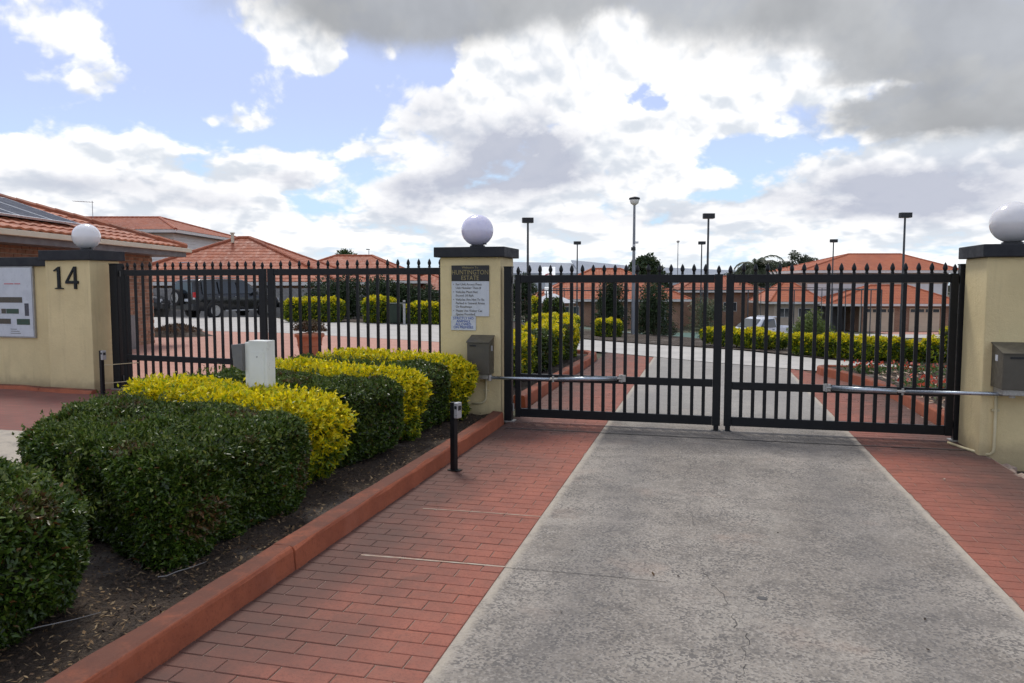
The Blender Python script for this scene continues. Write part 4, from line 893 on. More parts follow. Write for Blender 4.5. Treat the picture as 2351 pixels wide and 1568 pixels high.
for k_, (lab, px, h, w_) in enumerate((('dark conifer shrub left of the street light pole', 3.75, 1.95, .62), ('larger dark conifer shrub right of the street light pole', 5.35, 1.95, .78))):
    x, y = W(px, 28.5); cl = [(random.uniform(-.25, .25), random.uniform(-.25, .25), h * t_, w_ * (1.12 - t_ * .55), 1.0) for t_ in (.2, .32, .45, .58, .7, .82, .92)]
    tree('conifer_shrub', lab, 'shrub', x, y, h, cl, (.10, .045), 7500, 80 + k_, *DK, trunk_r=.07, group='conifers beside the street light', spread=.9)
x, y = W(6.55, 25.5); tree('loose_shrub', 'loose grey green shrub behind the meeting stiles of the driveway gate', 'shrub', x, y, 1.6, bushy(1.5, .55, 8, 5), (.09, .03), 3500, 85, [(.09, .12, .06), (.13, .16, .08), (.18, .20, .11)], [3, 3, 1], trunk_r=.04)
x, y = W(13.9, 35.5); tree('loose_shrub', 'light green feathery shrub beside the white utility', 'shrub', x, y, 1.9, [(0, 0, .8, .75, .8), (-.5, 0, .6, .6, .8), (.5, .2, .7, .6, .9), (.15, 0, 1.35, .42, 1.3), (-.2, .1, 1.1, .45, 1)], (.14, .045), 4200, 86, [(.11, .16, .035), (.16, .22, .05), (.24, .29, .075)], [3, 3, 2], trunk_r=.05)
for k_, (lab, xc, zc, h, w_) in enumerate((('dark mound of low shrubs left of the house driveway', 6.0, 30, .55, .6), ('small dark shrub beside the pinkish house driveway', 8.2, 31, .7, .45))):
    x, y = W(xc, zc); tree('low_shrub', lab, 'shrub', x, y, h, bushy(h, w_, 6, 90 + k_), (.08, .035), 1800, 90 + k_, [(.06, .05, .035), (.05, .07, .03), (.09, .07, .045)], [2, 2, 1], trunk_r=.03)
x, y = W(15.9, 92); tree('round_tree', 'round dense dark tree standing behind the street light pole', 'tree', x, y, 6.5, [(0, 0, 6.3, 2.0, .95), (-1.4, 0, 5.4, 1.7, .95), (1.4, 0, 5.4, 1.7, .95), (.4, 0, 7.5, 1.3, .9), (-.5, 1, 6.8, 1.5, 1), (2.0, 0, 4.2, 1.4, .9), (-2.0, 0, 4.2, 1.4, .9), (0, -.6, 4.4, 2.0, 1)], (.42, .22), 13000, 91, *DK, trunk_r=.25)
for k_, (lab, xc, zc, h, cl) in enumerate((
    ('open crowned gum tree at the roof end of the orange house', 45.9, 121, 12, [(-1.2, 0, 9.4, 1.0, .9), (-1.9, 0, 8.0, 1.0, .7), (1.0, 0, 8.2, 1.5, .7), (.2, 0, 8.8, 1.1, .8), (-2.9, 0, 6.8, 1.0, .7), (2.4, 0, 7.2, 1.3, .7), (0, 0, 6.8, 2.0, .9), (-1.5, 0, 5.6, 2.0, .9), (1.8, 0, 5.6, 2.0, .9)]),
    ('grey dusty gum tree between the palm and the orange house', 42.3, 122, 9, [(0, 0, 7.7, 1.4, .8), (-1.4, 0, 7.0, 1.5, .8), (1.6, 0, 7.4, 1.4, .8), (0, 0, 6.2, 2.4, .9), (-2.2, 0, 6, 1.6, .9), (2.2, 0, 6, 1.6, .9)]),
    ('leafy tree showing left of the palm fronds', 36.0, 118, 9, [(0, 0, 6.7, 1.4, .8), (-1.4, 0, 5.8, 1.6, .8), (1.4, 0, 6.0, 1.5, .8), (0, 0, 5.0, 2.4, .9), (-2.6, 0, 5.4, 1.6, .9), (2.4, 0, 5.4, 1.6, .9)]),
    ('wispy tree showing over the roofs left of the middle pillar', -17.6, 82, 7.5, [(0, 0, 5.9, 1.3, .7), (1.5, 0, 5.3, 1.2, .7), (-1.6, 0, 5.2, 1.2, .7), (-.5, 0, 6.4, .8, .8), (0, 0, 4.4, 2.2, .8), (2.4, 0, 4.0, 1.4, .8)]))):
    x, y = W(xc, zc); tree('gum_tree', lab, 'tree', x, y, h, cl, (.42, .19), 6500, 95 + k_, *(GUM if k_ != 3 else MG), trunk_r=.22, group='tall trees beyond the estate roofs')
# far treeline
r_ = np.random.default_rng(5); P = []; 
for i in range(150):
    xc = -150 + i * 2.6 + r_.normal(0, 1); zc = 230 + r_.normal(0, 8); hh = r_.uniform(3.0, 6.5) + (1.5 if 30 < xc < 60 else 0)
    c = np.array(W(xc, zc)); d = r_.normal(0, 1, (120, 3)); d /= np.linalg.norm(d, axis=1)[:, None]
    P.append(np.array([c[0], c[1], -2.8 + hh * .6]) + d * np.array([2.6, 2.6, hh * .45]) * (r_.random(120) ** .4)[:, None])
P = np.concatenate(P); o = obj('far_treeline', leaves_mesh('far_treeline', P, np.tile([0, 0, 1.], (len(P), 1)), .9, .5, pal(r_, len(P), *GUM), M['leaff'], r_, 1.5), None, kind='stuff'); o['label'] = 'low hazy belt of trees on the horizon behind the warehouse'; o['category'] = 'treeline'
# palm
def palm(label, x, y, h):
    z = gz(x, y); t = thing('palm_tree', label, 'palm tree', (x, y, z)); r = random.Random(9)
    obj('trunk', MB().tube([(0, 0, 0), (.1, 0, h * .5), (.05, 0, h)], [.28, .22, .17], 10).mesh('trunk', M['bark']), t)
    for k in range(34):
        a = 2 * math.pi * k / 17 + r.uniform(-.15, .15); up = r.uniform(.2, 1.45); L = r.uniform(2.0, 2.8)
        if k == 0: a, up, L = .25, 1.35, 4.2
        pts = []; p = Vector((0, 0, h)); pitch = up
        for s in range(9):
            pts.append(p.copy()); p = p + Vector((math.cos(a) * math.cos(pitch), math.sin(a) * math.cos(pitch), math.sin(pitch))) * L / 8; pitch -= (.27 if k else .36) * (1 if k else 1)
        V = []; F = []
        for s in range(1, 9):
            for q in range(5):
                b = pts[s - 1].lerp(pts[s], q / 5); d = (pts[s] - pts[s - 1]).normalized(); sd = d.cross(Vector((0, 0, 1))); sd = sd.normalized() if sd.length > .01 else Vector((1, 0, 0))
                for sg_ in (-1, 1):
                    e = b + sd * sg_ * r.uniform(.35, .5) * (1.1 - s / 11) + d * .25 + Vector((0, 0, -.18 - r.uniform(0, .15)))
                    i = len(V); V += [b - d * .06, b + d * .06, e]; F.append((i, i + 1, i + 2))
        c = np.tile([[.05, .066, .03]], (len(V), 1)) * r.uniform(.7, 1.2)
        me = fast_mesh('frond', np.array([tuple(v) for v in V]), F3=np.array(F), m=M['leaff'], colors=c)
        obj('frond', me, t)
x, y = W(22.3, 70); palm('feathery palm with one long arching frond, behind the driveway gate', x, y, 5.9)
# flowers
def flowers(label, x, y, w, d, n, seed):
    r = np.random.default_rng(seed); t = thing('flower_clump', label, 'flowers', (x, y, .09), 0, 'red flowering clumps in the bed')
    P = np.stack([r.normal(0, w / 2.5, n), r.normal(0, d / 2.5, n), np.abs(r.normal(.06, .05, n))], 1)
    obj('leaves', leaves_mesh('leaves', P, np.tile([0, 0, 1.], (n, 1)), .06, .03, pal(r, n, [(.06, .12, .03), (.10, .17, .045), (.14, .2, .06)], [2, 2, 1]), M['leaff'], r, .9), t, kind='stuff')
    m_ = n // 7; Q = np.stack([r.normal(0, w / 2.6, m_), r.normal(0, d / 2.6, m_), r.uniform(.09, .19, m_)], 1)
    obj('petals', leaves_mesh('petals', Q, np.tile([0, 0, 1.], (m_, 1)), .05, .045, pal(r, m_, [(.62, .07, .035), (.7, .13, .06), (.62, .16, .12)], [3, 2, 1]), M['leaff'], r, .7), t, kind='stuff')
for i, (lab, x, y, w_, d_) in enumerate((('red flower clump furthest along the bed beside the road', 2.75, 13.1, .5, .25), ('red flower clump in the middle of the back row of the bed', 3.3, 13.0, .5, .25), ('red flower clump beside the last picket near the end pillar, back row', 3.75, 12.7, .45, .3), ('sparse flower clump at the kerb nose of the bed', 2.45, 12.9, .35, .2), ('red flower clump seen below the opener arm of the end pillar', 2.95, 10.6, .45, .3), ('red flower clump below the opener arm, next to the hanging post', 3.15, 10.1, .4, .3), ('leafy flower clump behind the kerb bend below the opener arm', 2.8, 11.1, .35, .3))):
    flowers(lab, x, y, w_, d_, 260, 120 + i)
# potted plant
pt = thing('plant_pot', 'large terracotta pot on the pink paving behind the entry gate', 'pot', (-7.85, 14.1, .012))
obj('pot_body', MB().lathe([(.19, 0), (.20, .02), (.245, .30), (.262, .40), (.285, .405), (.30, .42), (.30, .47), (.285, .48), (.25, .475), (.24, .42), (.02, .41)], 28).mesh('pot_body', M['terracotta'], True), pt)
obj('pot_rib', MB().lathe([(.236, .225), (.248, .235), (.250, .25), (.243, .26)], 28).mesh('pot_rib', M['terracotta'], True), pt)
obj('potting_soil', MB().lathe([(.24, .43), (.238, .435), (.01, .44)], 20).mesh('potting_soil', M['soil']), pt)
tree('potted_shrub', 'straggly dry brownish shrub growing in the terracotta pot', 'plant', -7.85, 14.1, .4, [(0, 0, .14, .2, .8), (-.17, 0, .17, .19, .8), (.18, .03, .17, .19, .8), (.29, 0, .09, .13, .8), (-.28, 0, .10, .13, .8), (0, .1, .22, .17, .7)], (.055, .024), 2400, 131, [(.12, .07, .04), (.07, .08, .035), (.16, .10, .06)], [3, 2, 1], trunk_r=.018, z=.47)
x, y = -14.9, 18.9
def mound(label, x, y):
    r = np.random.default_rng(3); t = thing('mulch_mound', label, 'garden mound', (x, y, gz(x, y)))
    V = []; F = []
    for i in range(9):
        for k in range(22):
            a = 2 * math.pi * k / 22; q = i / 8; V.append((math.cos(a) * q * 1.15 * (1 + .1 * math.sin(3 * a)), math.sin(a) * q * .75, .30 * (1 - q ** 1.4) + .01 + r.normal(0, .012)))
    for i in range(8):
        for k in range(22): F.append((i * 22 + k, (i + 1) * 22 + k, (i + 1) * 22 + (k + 1) % 22, i * 22 + (k + 1) % 22))
    obj('soil_heap', MB().add(V, F).mesh('soil_heap', M['soil'], True), t)
    n = 900; a = r.uniform(0, 6.28, n); q = np.sqrt(r.random(n)); P = np.stack([np.cos(a) * q * .75 + .15, np.sin(a) * q * .55, .30 * (1 - (q * .72) ** 1.4) + .05], 1)
    obj('dry_plants', leaves_mesh('dry_plants', P, np.tile([0, 0, 1.], (n, 1)), .09, .035, pal(r, n, [(.13, .07, .035), (.08, .06, .035), (.18, .10, .05)], [3, 2, 1]), M['leaff'], r, .8), t, kind='stuff')
mound('low mulch mound with dried plants beside the brick house corner', x, y)

# ------------------------------------------------------------------ roofs and houses
def tiled_face(mb, e0, e1, r0, r1, tw=.33, ch=.34, wave=.018, lift=.035):
    e0, e1, r0, r1 = map(Vector, (e0, e1, r0, r1)); u = (e1 - e0).normalized(); nrm = u.cross(((r0 + r1) / 2 - (e0 + e1) / 2)).normalized()
    if nrm.z < 0: nrm = -nrm
    v = nrm.cross(u).normalized(); v = v if v.z > 0 else -v
    hgt = (r0 - e0).dot(v); rows = max(int(round(hgt / ch)), 1); Ltop = (r0 - e0).dot(u); R0 = (e1 - e0).dot(u); Rtop = (r1 - e0).dot(u)
    lo, hi = min(0, Ltop), max(R0, Rtop); cols = int((hi - lo) / (tw / 2)) + 2
    for j in range(rows):
        t0, t1 = j / rows, (j + 1) / rows; vs = []
        for t, lf, cl in ((t0, -.5 * lift if j else 0, t0), (t0, lift, t0), (t1, .004, t1)):
            l, rr = Ltop * cl, R0 + (Rtop - R0) * cl
            for k in range(cols):
                x = min(max(lo + k * tw / 2, l), rr); vs.append(e0 + u * x + v * hgt * t + nrm * (lf + wave * (k % 2)))
        fs = []
        for a in range(2):
            for k in range(cols - 1): fs.append((a * cols + k, a * cols + k + 1, (a + 1) * cols + k + 1, (a + 1) * cols + k))
        mb.add(vs, fs)
def ridge(mb, pts, r=.11):
    P = [Vector(p) for p in pts]
    for a, b in zip(P[:-1], P[1:]):
        n = max(int((b - a).length / .38), 1)
        for i in range(n):
            p, q = a.lerp(b, i / n), a.lerp(b, (i + .98) / n); mb.tube([p + Vector((0, 0, .01)), q + Vector((0, 0, .035))], [r * 1.08, r * .92], 7)
def hip_roof(par, x0, x1, y0, y1, ze, apex, m, tw=.33, ch=.34, fascia='fascia', thick=.2, name='roof', ridge_r=.11, lift=.020):
    """apex: one or two ridge points (local). corners of the eaves are (x0,y0)...(x1,y1)"""
    A = [Vector(p) for p in apex]; A = A * 2 if len(A) == 1 else A
    c = [Vector((x0, y0, ze)), Vector((x1, y0, ze)), Vector((x1, y1, ze)), Vector((x0, y1, ze))]
    mb = MB(); along_x = abs(A[1].x - A[0].x) >= abs(A[1].y - A[0].y)
    if along_x: f = [(c[0], c[1], A[0], A[1]), (c[1], c[2], A[1], A[1]), (c[2], c[3], A[1], A[0]), (c[3], c[0], A[0], A[0])]; hips = [(c[0], A[0]), (c[1], A[1]), (c[2], A[1]), (c[3], A[0])]
    else: f = [(c[0], c[1], A[0], A[0]), (c[1], c[2], A[0], A[1]), (c[2], c[3], A[1], A[1]), (c[3], c[0], A[1], A[0])]; hips = [(c[0], A[0]), (c[1], A[0]), (c[2], A[1]), (c[3], A[1])]
    for e0, e1, r0, r1 in f: tiled_face(mb, e0, e1, r0, r1, tw, ch, lift=lift)
    rf = obj(name, mb.mesh(name, m), par)
    rm = MB()
    for h in hips: ridge(rm, h, ridge_r)
    if (A[1] - A[0]).length > .2: ridge(rm, A[:2], ridge_r)
    obj('ridge_tiles', rm.mesh('ridge_tiles', m), rf, kind='stuff')
    w = .03
    fm = MB().box(x0, x1, y0 - w, y0, ze - thick, ze - .01).box(x0, x1, y1, y1 + w, ze - thick, ze - .01).box(x0 - w, x0, y0 - w, y1 + w, ze - thick, ze - .01).box(x1, x1 + w, y0 - w, y1 + w, ze - thick, ze - .01)
    obj('fascia', fm.mesh('fascia', M[fascia]), par)
    obj('soffit', MB().box(x0, x1, y0, y1, ze - thick + .01, ze - thick + .03).mesh('soffit', M['gutter']), par)
    return rf
def window(par, x, y, z, w, h, face, frame='fascia_white', dark='glass'):
    """face: 'y-' looks towards -y, 'x+' towards +x"""
    Mx = Matrix.Translation((x, y, z)) @ (Matrix.Rotation(R(90), 4, 'Z') if face == 'x+' else Matrix.Rotation(R(-90), 4, 'Z') if face == 'x-' else Matrix.Identity(4))
    b = .05; mb = MB()
    for q in ((-w / 2, w / 2, -.04, .02, -h / 2, -h / 2 + b), (-w / 2, w / 2, -.04, .02, h / 2 - b, h / 2), (-w / 2, -w / 2 + b, -.04, .02, -h / 2 + b, h / 2 - b), (w / 2 - b, w / 2, -.04, .02, -h / 2 + b, h / 2 - b), (-.02, .02, -.03, .02, -h / 2 + b, h / 2 - b)): mb.box(*q, Mx)
    f = obj('window', mb.mesh('window', M[frame]), par); obj('pane', MB().box(-w / 2 + b, w / 2 - b, -.012, .0, -h / 2 + b, h / 2 - b, Mx).mesh('pane', M[dark]), f)
    return f
def house_at(name, label, xc, zc, z, rot=TH): return thing(name, label, 'house', W(xc, zc) + (z,), rot)

# --- near brick house on the left, real tiles and bricks where they can be told apart
hA = house_at('brick_house', 'low brick house with solar panels on its tiled roof, behind the numbered pillar', -13, 16, 0)
LX = lambda xc, zc, z=0: (xc + 13, zc - 16, z)
ze = 2.42
ax0, ax1, ay0, ay1 = LX(-18.1, 0)[0], LX(-8.5, 0)[0], LX(0, 11.9)[1], LX(0, 20.0)[1]
apA = [LX(-13.6, 14.9, 3.86), LX(-12.7, 14.9, 3.86)]; apA = [Vector(apA[0]), Vector(apA[1])]
wx0, wx1, wy0, wy1 = ax0 + .6, ax1 - .6, ay0 + .55, ay1 - .6
obj('wall', MB().box(wx0, wx1 - .02, wy0, wy1, -.2, ze - .19).mesh('wall', M['brick_mortar']), hA)
brkm = MB().add([(0, 0, 0), (0, .23, 0), (0, .23, .076), (0, 0, .076), (.012, .003, .003), (.012, .227, .003), (.012, .227, .073), (.012, .003, .073)], [(4, 5, 6, 7), (0, 1, 5, 4), (1, 2, 6, 5), (2, 3, 7, 6), (3, 0, 4, 7)]).mesh('brick', M['brick_a'])
cells = []
for row in range(26):
    z = row * .086; y = wy1 - .001 - (.12 if row % 2 else 0)
    if row % 2: pass
    while y - .23 > wy0: cells.append((wx1 - .02, y - .23, z)); y -= .24
cells.sort(key=lambda c: -(c[1]) + (0 if c[2] > .5 else .6))
for c in cells[:300]: obj('brick', brkm, hA, c)
rest = MB()
for cx, cy, cz in cells[300:]: rest.add([(cx, cy, cz), (cx, cy + .23, cz), (cx, cy + .23, cz + .076), (cx, cy, cz + .076), (cx + .012, cy + .003, cz + .003), (cx + .012, cy + .227, cz + .003), (cx + .012, cy + .227, cz + .073), (cx + .012, cy + .003, cz + .073)], [(4, 5, 6, 7), (0, 1, 5, 4), (1, 2, 6, 5), (2, 3, 7, 6), (3, 0, 4, 7)])
for row in range(26):
    x = wx0 + (0 if row % 2 else .12)
    while x + .23 < wx1 - .01:
        z = row * .086; rest.add([(x, wy0, z), (x + .23, wy0, z), (x + .23, wy0, z + .076), (x, wy0, z + .076), (x + .003, wy0 - .012, z + .003), (x + .227, wy0 - .012, z + .003), (x + .227, wy0 - .012, z + .073), (x + .003, wy0 - .012, z + .073)], [(4, 5, 6, 7), (0, 1, 5, 4), (1, 2, 6, 5), (2, 3, 7, 6), (3, 0, 4, 7)]); x += .24
for row in range(26):
    x = wx0 + (0 if row % 2 else .12)
    while x + .23 < wx1 - .01:
        z = row * .086; rest.add([(x, wy1, z), (x + .23, wy1, z), (x + .23, wy1, z + .076), (x, wy1, z + .076), (x + .003, wy1 + .012, z + .003), (x + .227, wy1 + .012, z + .003), (x + .227, wy1 + .012, z + .073), (x + .003, wy1 + .012, z + .073)], [(4, 5, 6, 7), (0, 1, 5, 4), (1, 2, 6, 5), (2, 3, 7, 6), (3, 0, 4, 7)]); x += .24
obj('brick_courses', rest.mesh('brick_courses', M['brick_a']), hA, kind='stuff')
rA = MB(); cA = [Vector((ax0, ay0, ze)), Vector((ax1, ay0, ze)), Vector((ax1, ay1, ze)), Vector((ax0, ay1, ze))]
tiled_face(rA, cA[0], cA[1], apA[0], apA[1]); tiled_face(rA, cA[2], cA[3], apA[1], apA[0]); tiled_face(rA, cA[3], cA[0], apA[0], apA[0])
rAo = obj('roof', rA.add([cA[1], cA[2], apA[1]], [(0, 1, 2)]).mesh('roof', M['tileA']), hA)
e0, e1, ap = cA[1], cA[2], apA[1]; u = (e1 - e0).normalized(); mid = (ap - e0) - u * (ap - e0).dot(u); v = mid.normalized(); nn = u.cross(v); nn = nn if nn.z > 0 else -nn
TW, TC = .30, .335
tv = []; nx = 7
for j, (yy, zz) in enumerate(((0, .002), (0, .045), (TC + .03, .016))):
    for k in range(nx):
        q = k / (nx - 1); tv.append((q * TW, yy, zz + .024 * (.5 - .5 * math.cos(2 * math.pi * q))))
tf = [(a * nx + k, a * nx + k + 1, (a + 1) * nx + k + 1, (a + 1) * nx + k) for a in range(2) for k in range(nx - 1)]
tile_me = MB().add(tv, tf).mesh('roof_tile', M['tileA']); rotm = Matrix((u, v, nn)).transposed().to_4x4()
Lu = (e1 - e0).length; Hv = mid.length; au = (ap - e0).dot(u); tl = []
for j in range(int(Hv / TC)):
    v0 = j * TC; l = au * (v0 + TC) / Hv; rr_ = Lu + (au - Lu) * (v0 + TC) / Hv; k = math.ceil(l / TW)
    while (k + 1) * TW <= rr_ + .12:
        tl.append((k * TW, v0)); k += 1
tl.sort(key=lambda t: (-(t[0] > 1.5), t[1] - .10 * t[0])); rest = MB()
for i, (uu, vv) in enumerate(tl):
    p = e0 + u * uu + v * vv + nn * .004
    if i < 300:
        o = obj('roof_tile', tile_me, rAo, p); o.rotation_euler = rotm.to_euler()
    else: rest.add([p + rotm.to_3x3() @ Vector(q) for q in tv], tf)
if rest.v: obj('tile_courses', rest.mesh('tile_courses', M['tileA']), rAo, kind='stuff')
rm = MB()
for h_ in ((cA[0], apA[0]), (cA[1], apA[1]), (cA[2], apA[1]), (cA[3], apA[0]), (apA[0], apA[1])): ridge(rm, [Vector(h_[0]) + Vector((0, 0, .03)), Vector(h_[1]) + Vector((0, 0, .03))], .085)
obj('ridge_tiles', rm.mesh('ridge_tiles', M['tileA']), rAo, kind='stuff')
obj('fascia', MB().box(ax1 + .0, ax1 + .11, ay0, ay1 + .11, ze - .10, ze + .0).box(ax0, ax1, ay1, ay1 + .11, ze - .10, ze).box(ax0, ax1 + .11, ay0 - .11, ay0, ze - .1, ze).mesh('gutter', M['fascia'], bevel=.012), hA)
obj('barge_board', MB().box(ax1 - .02, ax1 - .001, ay0, ay1, ze - .22, ze - .02).box(ax0, ax1, ay1 - .02, ay1 - .001, ze - .22, ze - .02).mesh('barge_board', M['gutter']), hA)
obj('soffit', MB().box(ax0, ax1 - .021, ay0, ay1 - .021, ze - .215, ze - .195).mesh('soffit', M['gutter']), hA)
PW, PH = 1.0, 1.66
for k in range(3):
    p = e0 + u * (LX(0, 16.15)[1] - ay0 - (k + 1) * PW) + v * .62 + nn * .11
    s = obj('solar_panel', MB().box(0, PW - .012, 0, PH, 0, .03).mesh('solar_panel', M['panel']), hA, p); s.rotation_euler = rotm.to_euler()
    obj('panel_frame', MB().box(-.002, PW - .01, -.02, .012, -.005, .036).box(-.002, PW - .01, PH - .012, PH + .02, -.005, .036).box(-.004, .014, .013, PH - .013, -.005, .036).box(PW - .03, PW - .010, .013, PH - .013, -.005, .036).mesh('panel_frame', M['alu']), s)
    gl = MB()
    for a in range(1, 6): gl.box(a * PW / 6 - .003, a * PW / 6 + .003, .02, PH - .02, .0302, .0312)
    for a in range(1, 10): gl.box(.02, PW - .04, a * PH / 10 - .003, a * PH / 10 + .003, .0302, .0312)
    obj('cell_lines', gl.mesh('cell_lines', M['map_grey']), s)
window(hA, wx1 + .02, LX(0, 16.6)[1], 1.35, 1.3, 1.1, 'x+')
mbx = thing('meter_box', 'grey metal meter cabinet against the brick wall of the near house', 'meter box', W(-8.86, 17.3) + (0,), TH)
obj('cabinet', B(-.2, .2, -.32, .32, .0, .78, M['grey_box'], 'cabinet', .01), mbx); obj('door', B(.201, .212, -.29, .29, .05, .74, M['grey_box'], 'door', .003), mbx); obj('plinth', B(-.23, .26, -.38, .38, -.02, .0, M['road'], 'plinth', 0), mbx)
# --- two storey house behind
hB = house_at('tiled_house', 'two storey house with white boards and red brown hip roof, top of the left skyline', -28.8, 57.6, gz(*W(-28.8, 57.6)))
gB = hB.location.z; zB = 5.08 - gB
obj('wall', MB().box(-8.4, 6.0, -6.0, 7.2, -.5, zB - .2).mesh('wall', M['render_wall']), hB)
wb = MB()
for k in range(16): wb.box(6.0, 6.03, -6.0, 7.2, zB - 3.3 + k * .195, zB - 3.3 + k * .195 + .185).box(-3, 6.03, -6.03, -6.0, zB - 3.3 + k * .195, zB - 3.3 + k * .195 + .185)
obj('weatherboards', wb.mesh('weatherboards', M['weather']), hB, kind='stuff')
hip_roof(hB, -9.6, 6.7, -7.1, 7.4, zB, [(-5.5, -.4, 6.4 - gB), (2.6, -.4, 6.4 - gB)], M['tileB'], fascia='fascia_white')
window(hB, -1.5, -6.05, zB - 1.3, 1.4, 1.0, 'y-')
an = thing('tv_antenna', 'thin television antenna standing on the roof behind the solar panels', 'antenna', W(-30.4, 55.8) + (5.9, ), TH)
obj('mast', MB().tube([(0, 0, 0), (0, 0, 1.6)], .02, 6).mesh('mast', M['pole_grey']), an); obj('boom', MB().tube([(-1.4, 0, 1.59), (.1, 0, 1.5)], .016, 6).mesh('boom', M['pole_grey']), an)
el_ = MB(); [el_.tube([(-1.3 + k * .2, -.3, 1.58 - k * .011), (-1.3 + k * .2, .3, 1.58 - k * .011)], .009, 5) for k in range(7)]; obj('elements', el_.mesh('elements', M['pole_grey']), an)
# --- single storey house with the pyramid roof behind the entry gate
hC = house_at('tiled_house', 'single storey house whose pyramid roof rises behind the entry gate pickets', -15.6, 45.6, gz(*W(-15.6, 45.6)))
gC = hC.location.z; zC = 1.62 - gC
obj('wall', MB().box(-6, 5.7, -4, 4.3, -.4, zC - .18).mesh('wall', M['wall_brick']), hC)
hip_roof(hC, -6.7, 6.4, -4.65, 5.0, zC, [(-.5, -.3, 4.2 - gC), (.1, -.3, 4.2 - gC)], M['tileB'], fascia='fascia_white')
vt = MB().tube([(-.65, -.95, 3.9 - gC), (-.65, -.95, 4.42 - gC)], .09, 10).tube([(-.65, -.95, 4.42 - gC), (-.65, -.95, 4.48 - gC)], .14, 10); obj('flue', vt.mesh('flue', M['fascia']), hC)
obj('skylight', MB().box(-3.0, -2.25, -2.9, -2.6, 2.62 - gC, 2.72 - gC).mesh('skylight', M['lens']), hC)
window(hC, 2, -4.04, 1.2, 1.6, 1.1, 'y-'); window(hC, -3, -4.04, 1.2, 1.6, 1.1, 'y-')
for k_, (lab, xc, zc, hx, hy, zea, zap) in enumerate((('long low tiled roof stepping down right of the pyramid roof', -12.8, 62, 6.0, 5, 1.75, 3.75), ('far tiled roof just left of the middle pillar', -7.0, 66, 3.5, 5, 1.0, 2.5))):
    z = gz(*W(xc, zc)); h_ = house_at('tiled_house', lab, xc, zc, z)
    obj('wall', MB().box(-hx + .6, hx - .6, -hy + .6, hy - .6, -.3, zea - z - .18).mesh('wall', M['wall_brick']), h_)
    hip_roof(h_, -hx, hx, -hy, hy, zea - z, [(-hx + hy * .9, 0, zap - z), (hx - hy * .9, 0, zap - z)] if hx > hy else [(-.3, -1, zap - z), (.3, 1, zap - z)], M['tileB'], fascia='fascia_white')
    window(h_, 0, -hy + .56, 1.1, 1.6, 1.0, 'y-')
# paling fence behind the four wheel drive
pf = thing('paling_fence', 'weathered grey paling fence behind the black four wheel drive', 'fence', W(-20, 39.5) + (gz(*W(-16, 39.5)),), TH)
for k in range(12): obj('post', MB().box(-1 + k * 1.3, -.9 + k * 1.3, .02, .12, -.3, 1.42).mesh('post', M['fence_grey']), pf)
for z in (.35, 1.15): obj('rail', MB().box(-1, 14, .0, .0195, z, z + .08).mesh('rail', M['fence_grey']), pf)
pl = MB(); rr2 = random.Random(4)
for k in range(136): pl.box(-1 + k * .11, -.893 + k * .11, -.02, -.001, -.1, 1.5 + rr2.uniform(-.012, .012))
obj('palings', pl.mesh('palings', M['fence_grey']), pf, kind='stuff')
# --- large orange roofed house at the far right
hD = house_at('tiled_house', 'large two storey orange roofed house with cream garage doors on the far right', 38, 90, -3.5)
gD = -3.5
up = MB().box(-4.8, 11.2, -3.8, 5, 3.2, 2.98 - gD - .2); obj('upper_wall', up.mesh('upper_wall', M['render_wall']), hD)
hip_roof(hD, -5.8, 12.1, -5, 6, 3.02 - gD, [(1.5, 0, 4.98 - gD), (7.6, 0, 4.98 - gD)], M['tileD'], fascia='fascia_white', thick=.3)
for x in (-2.2, 1.8, 6.4, 9.4): window(hD, x, -3.84, 5.7, 1.5, .9, 'y-')
obj('upper_panel', MB().box(-4.7, 11.1, -3.86, -3.805, 3.6, 5.0).mesh('upper_panel', M['weather']), hD)
# garage wing
obj('wall', MB().box(-1.0, 8.9, -9.4, -4, -.4, 2.72).mesh('wall', M['wall_brick']), hD)
hip_roof(hD, -5.0, 9.6, -10.2, -3.9, 2.93, [(.9, -7, 4.85), (4.8, -7, 4.85)], M['tileD'], name='garage_roof', fascia='fascia_white', thick=.24)
for x0 in (-.8, 4.0):
    d_ = obj('garage_door', MB().box(x0, x0 + 3.2, -9.46, -9.405, .0, 2.45).mesh('garage_door', M['garage']), hD)
    gm = MB()
    for k in range(1, 5): gm.box(x0, x0 + 3.2, -9.475, -9.462, k * .49 - .012, k * .49 + .012)
    obj('door_joints', gm.mesh('door_joints', M['render_wall']), d_)
    for k in range(4): obj('pane', MB().box(x0 + .12 + k * .79, x0 + .75 + k * .79, -9.475, -9.462, 2.02, 2.34).mesh('pane', M['glass']), d_)
# carport and left wing
obj('carport_wall', MB().box(-4.4, -1.05, -5.2, -5.0, -.3, 2.72).mesh('carport_wall', M['gutter']), hD)
obj('carport_post', MB().box(-4.6, -4.4, -9.6, -9.4, -.3, 2.7).box(-1.3, -1.15, -9.6, -9.4, -.3, 2.7).mesh('carport_post', M['fascia']), hD)
obj('left_wing_wall', MB().box(-9.6, -4.9, -7.4, -2, -.5, 2.85).mesh('left_wing_wall', M['render_wall']), hD)
hip_roof(hD, -10.4, -4.3, -8.2, -1, 3.1, [(-7.7, -4.6, 5.3), (-6.9, -4.6, 5.3)], M['tileD'], name='left_wing_roof', fascia='fascia_white', thick=.24)
for x in (-8.5, -6.3): window(hD, x, -7.44, 1.9, 1.4, 1.0, 'y-')
x0, y0 = W(38, 90)
def apron(name, pts, m, off=.02): sheet(name, [W(*p) for p in pts], m, off, 3.0)
apron('garage_apron', [(35, 70), (49, 70), (49, 80.5), (37.6, 80.5)], M['paver_far'])
apron('far_road', [(8, 66), (60, 50), (60, 62), (34, 70), (8, 74)], M['road'], .03)
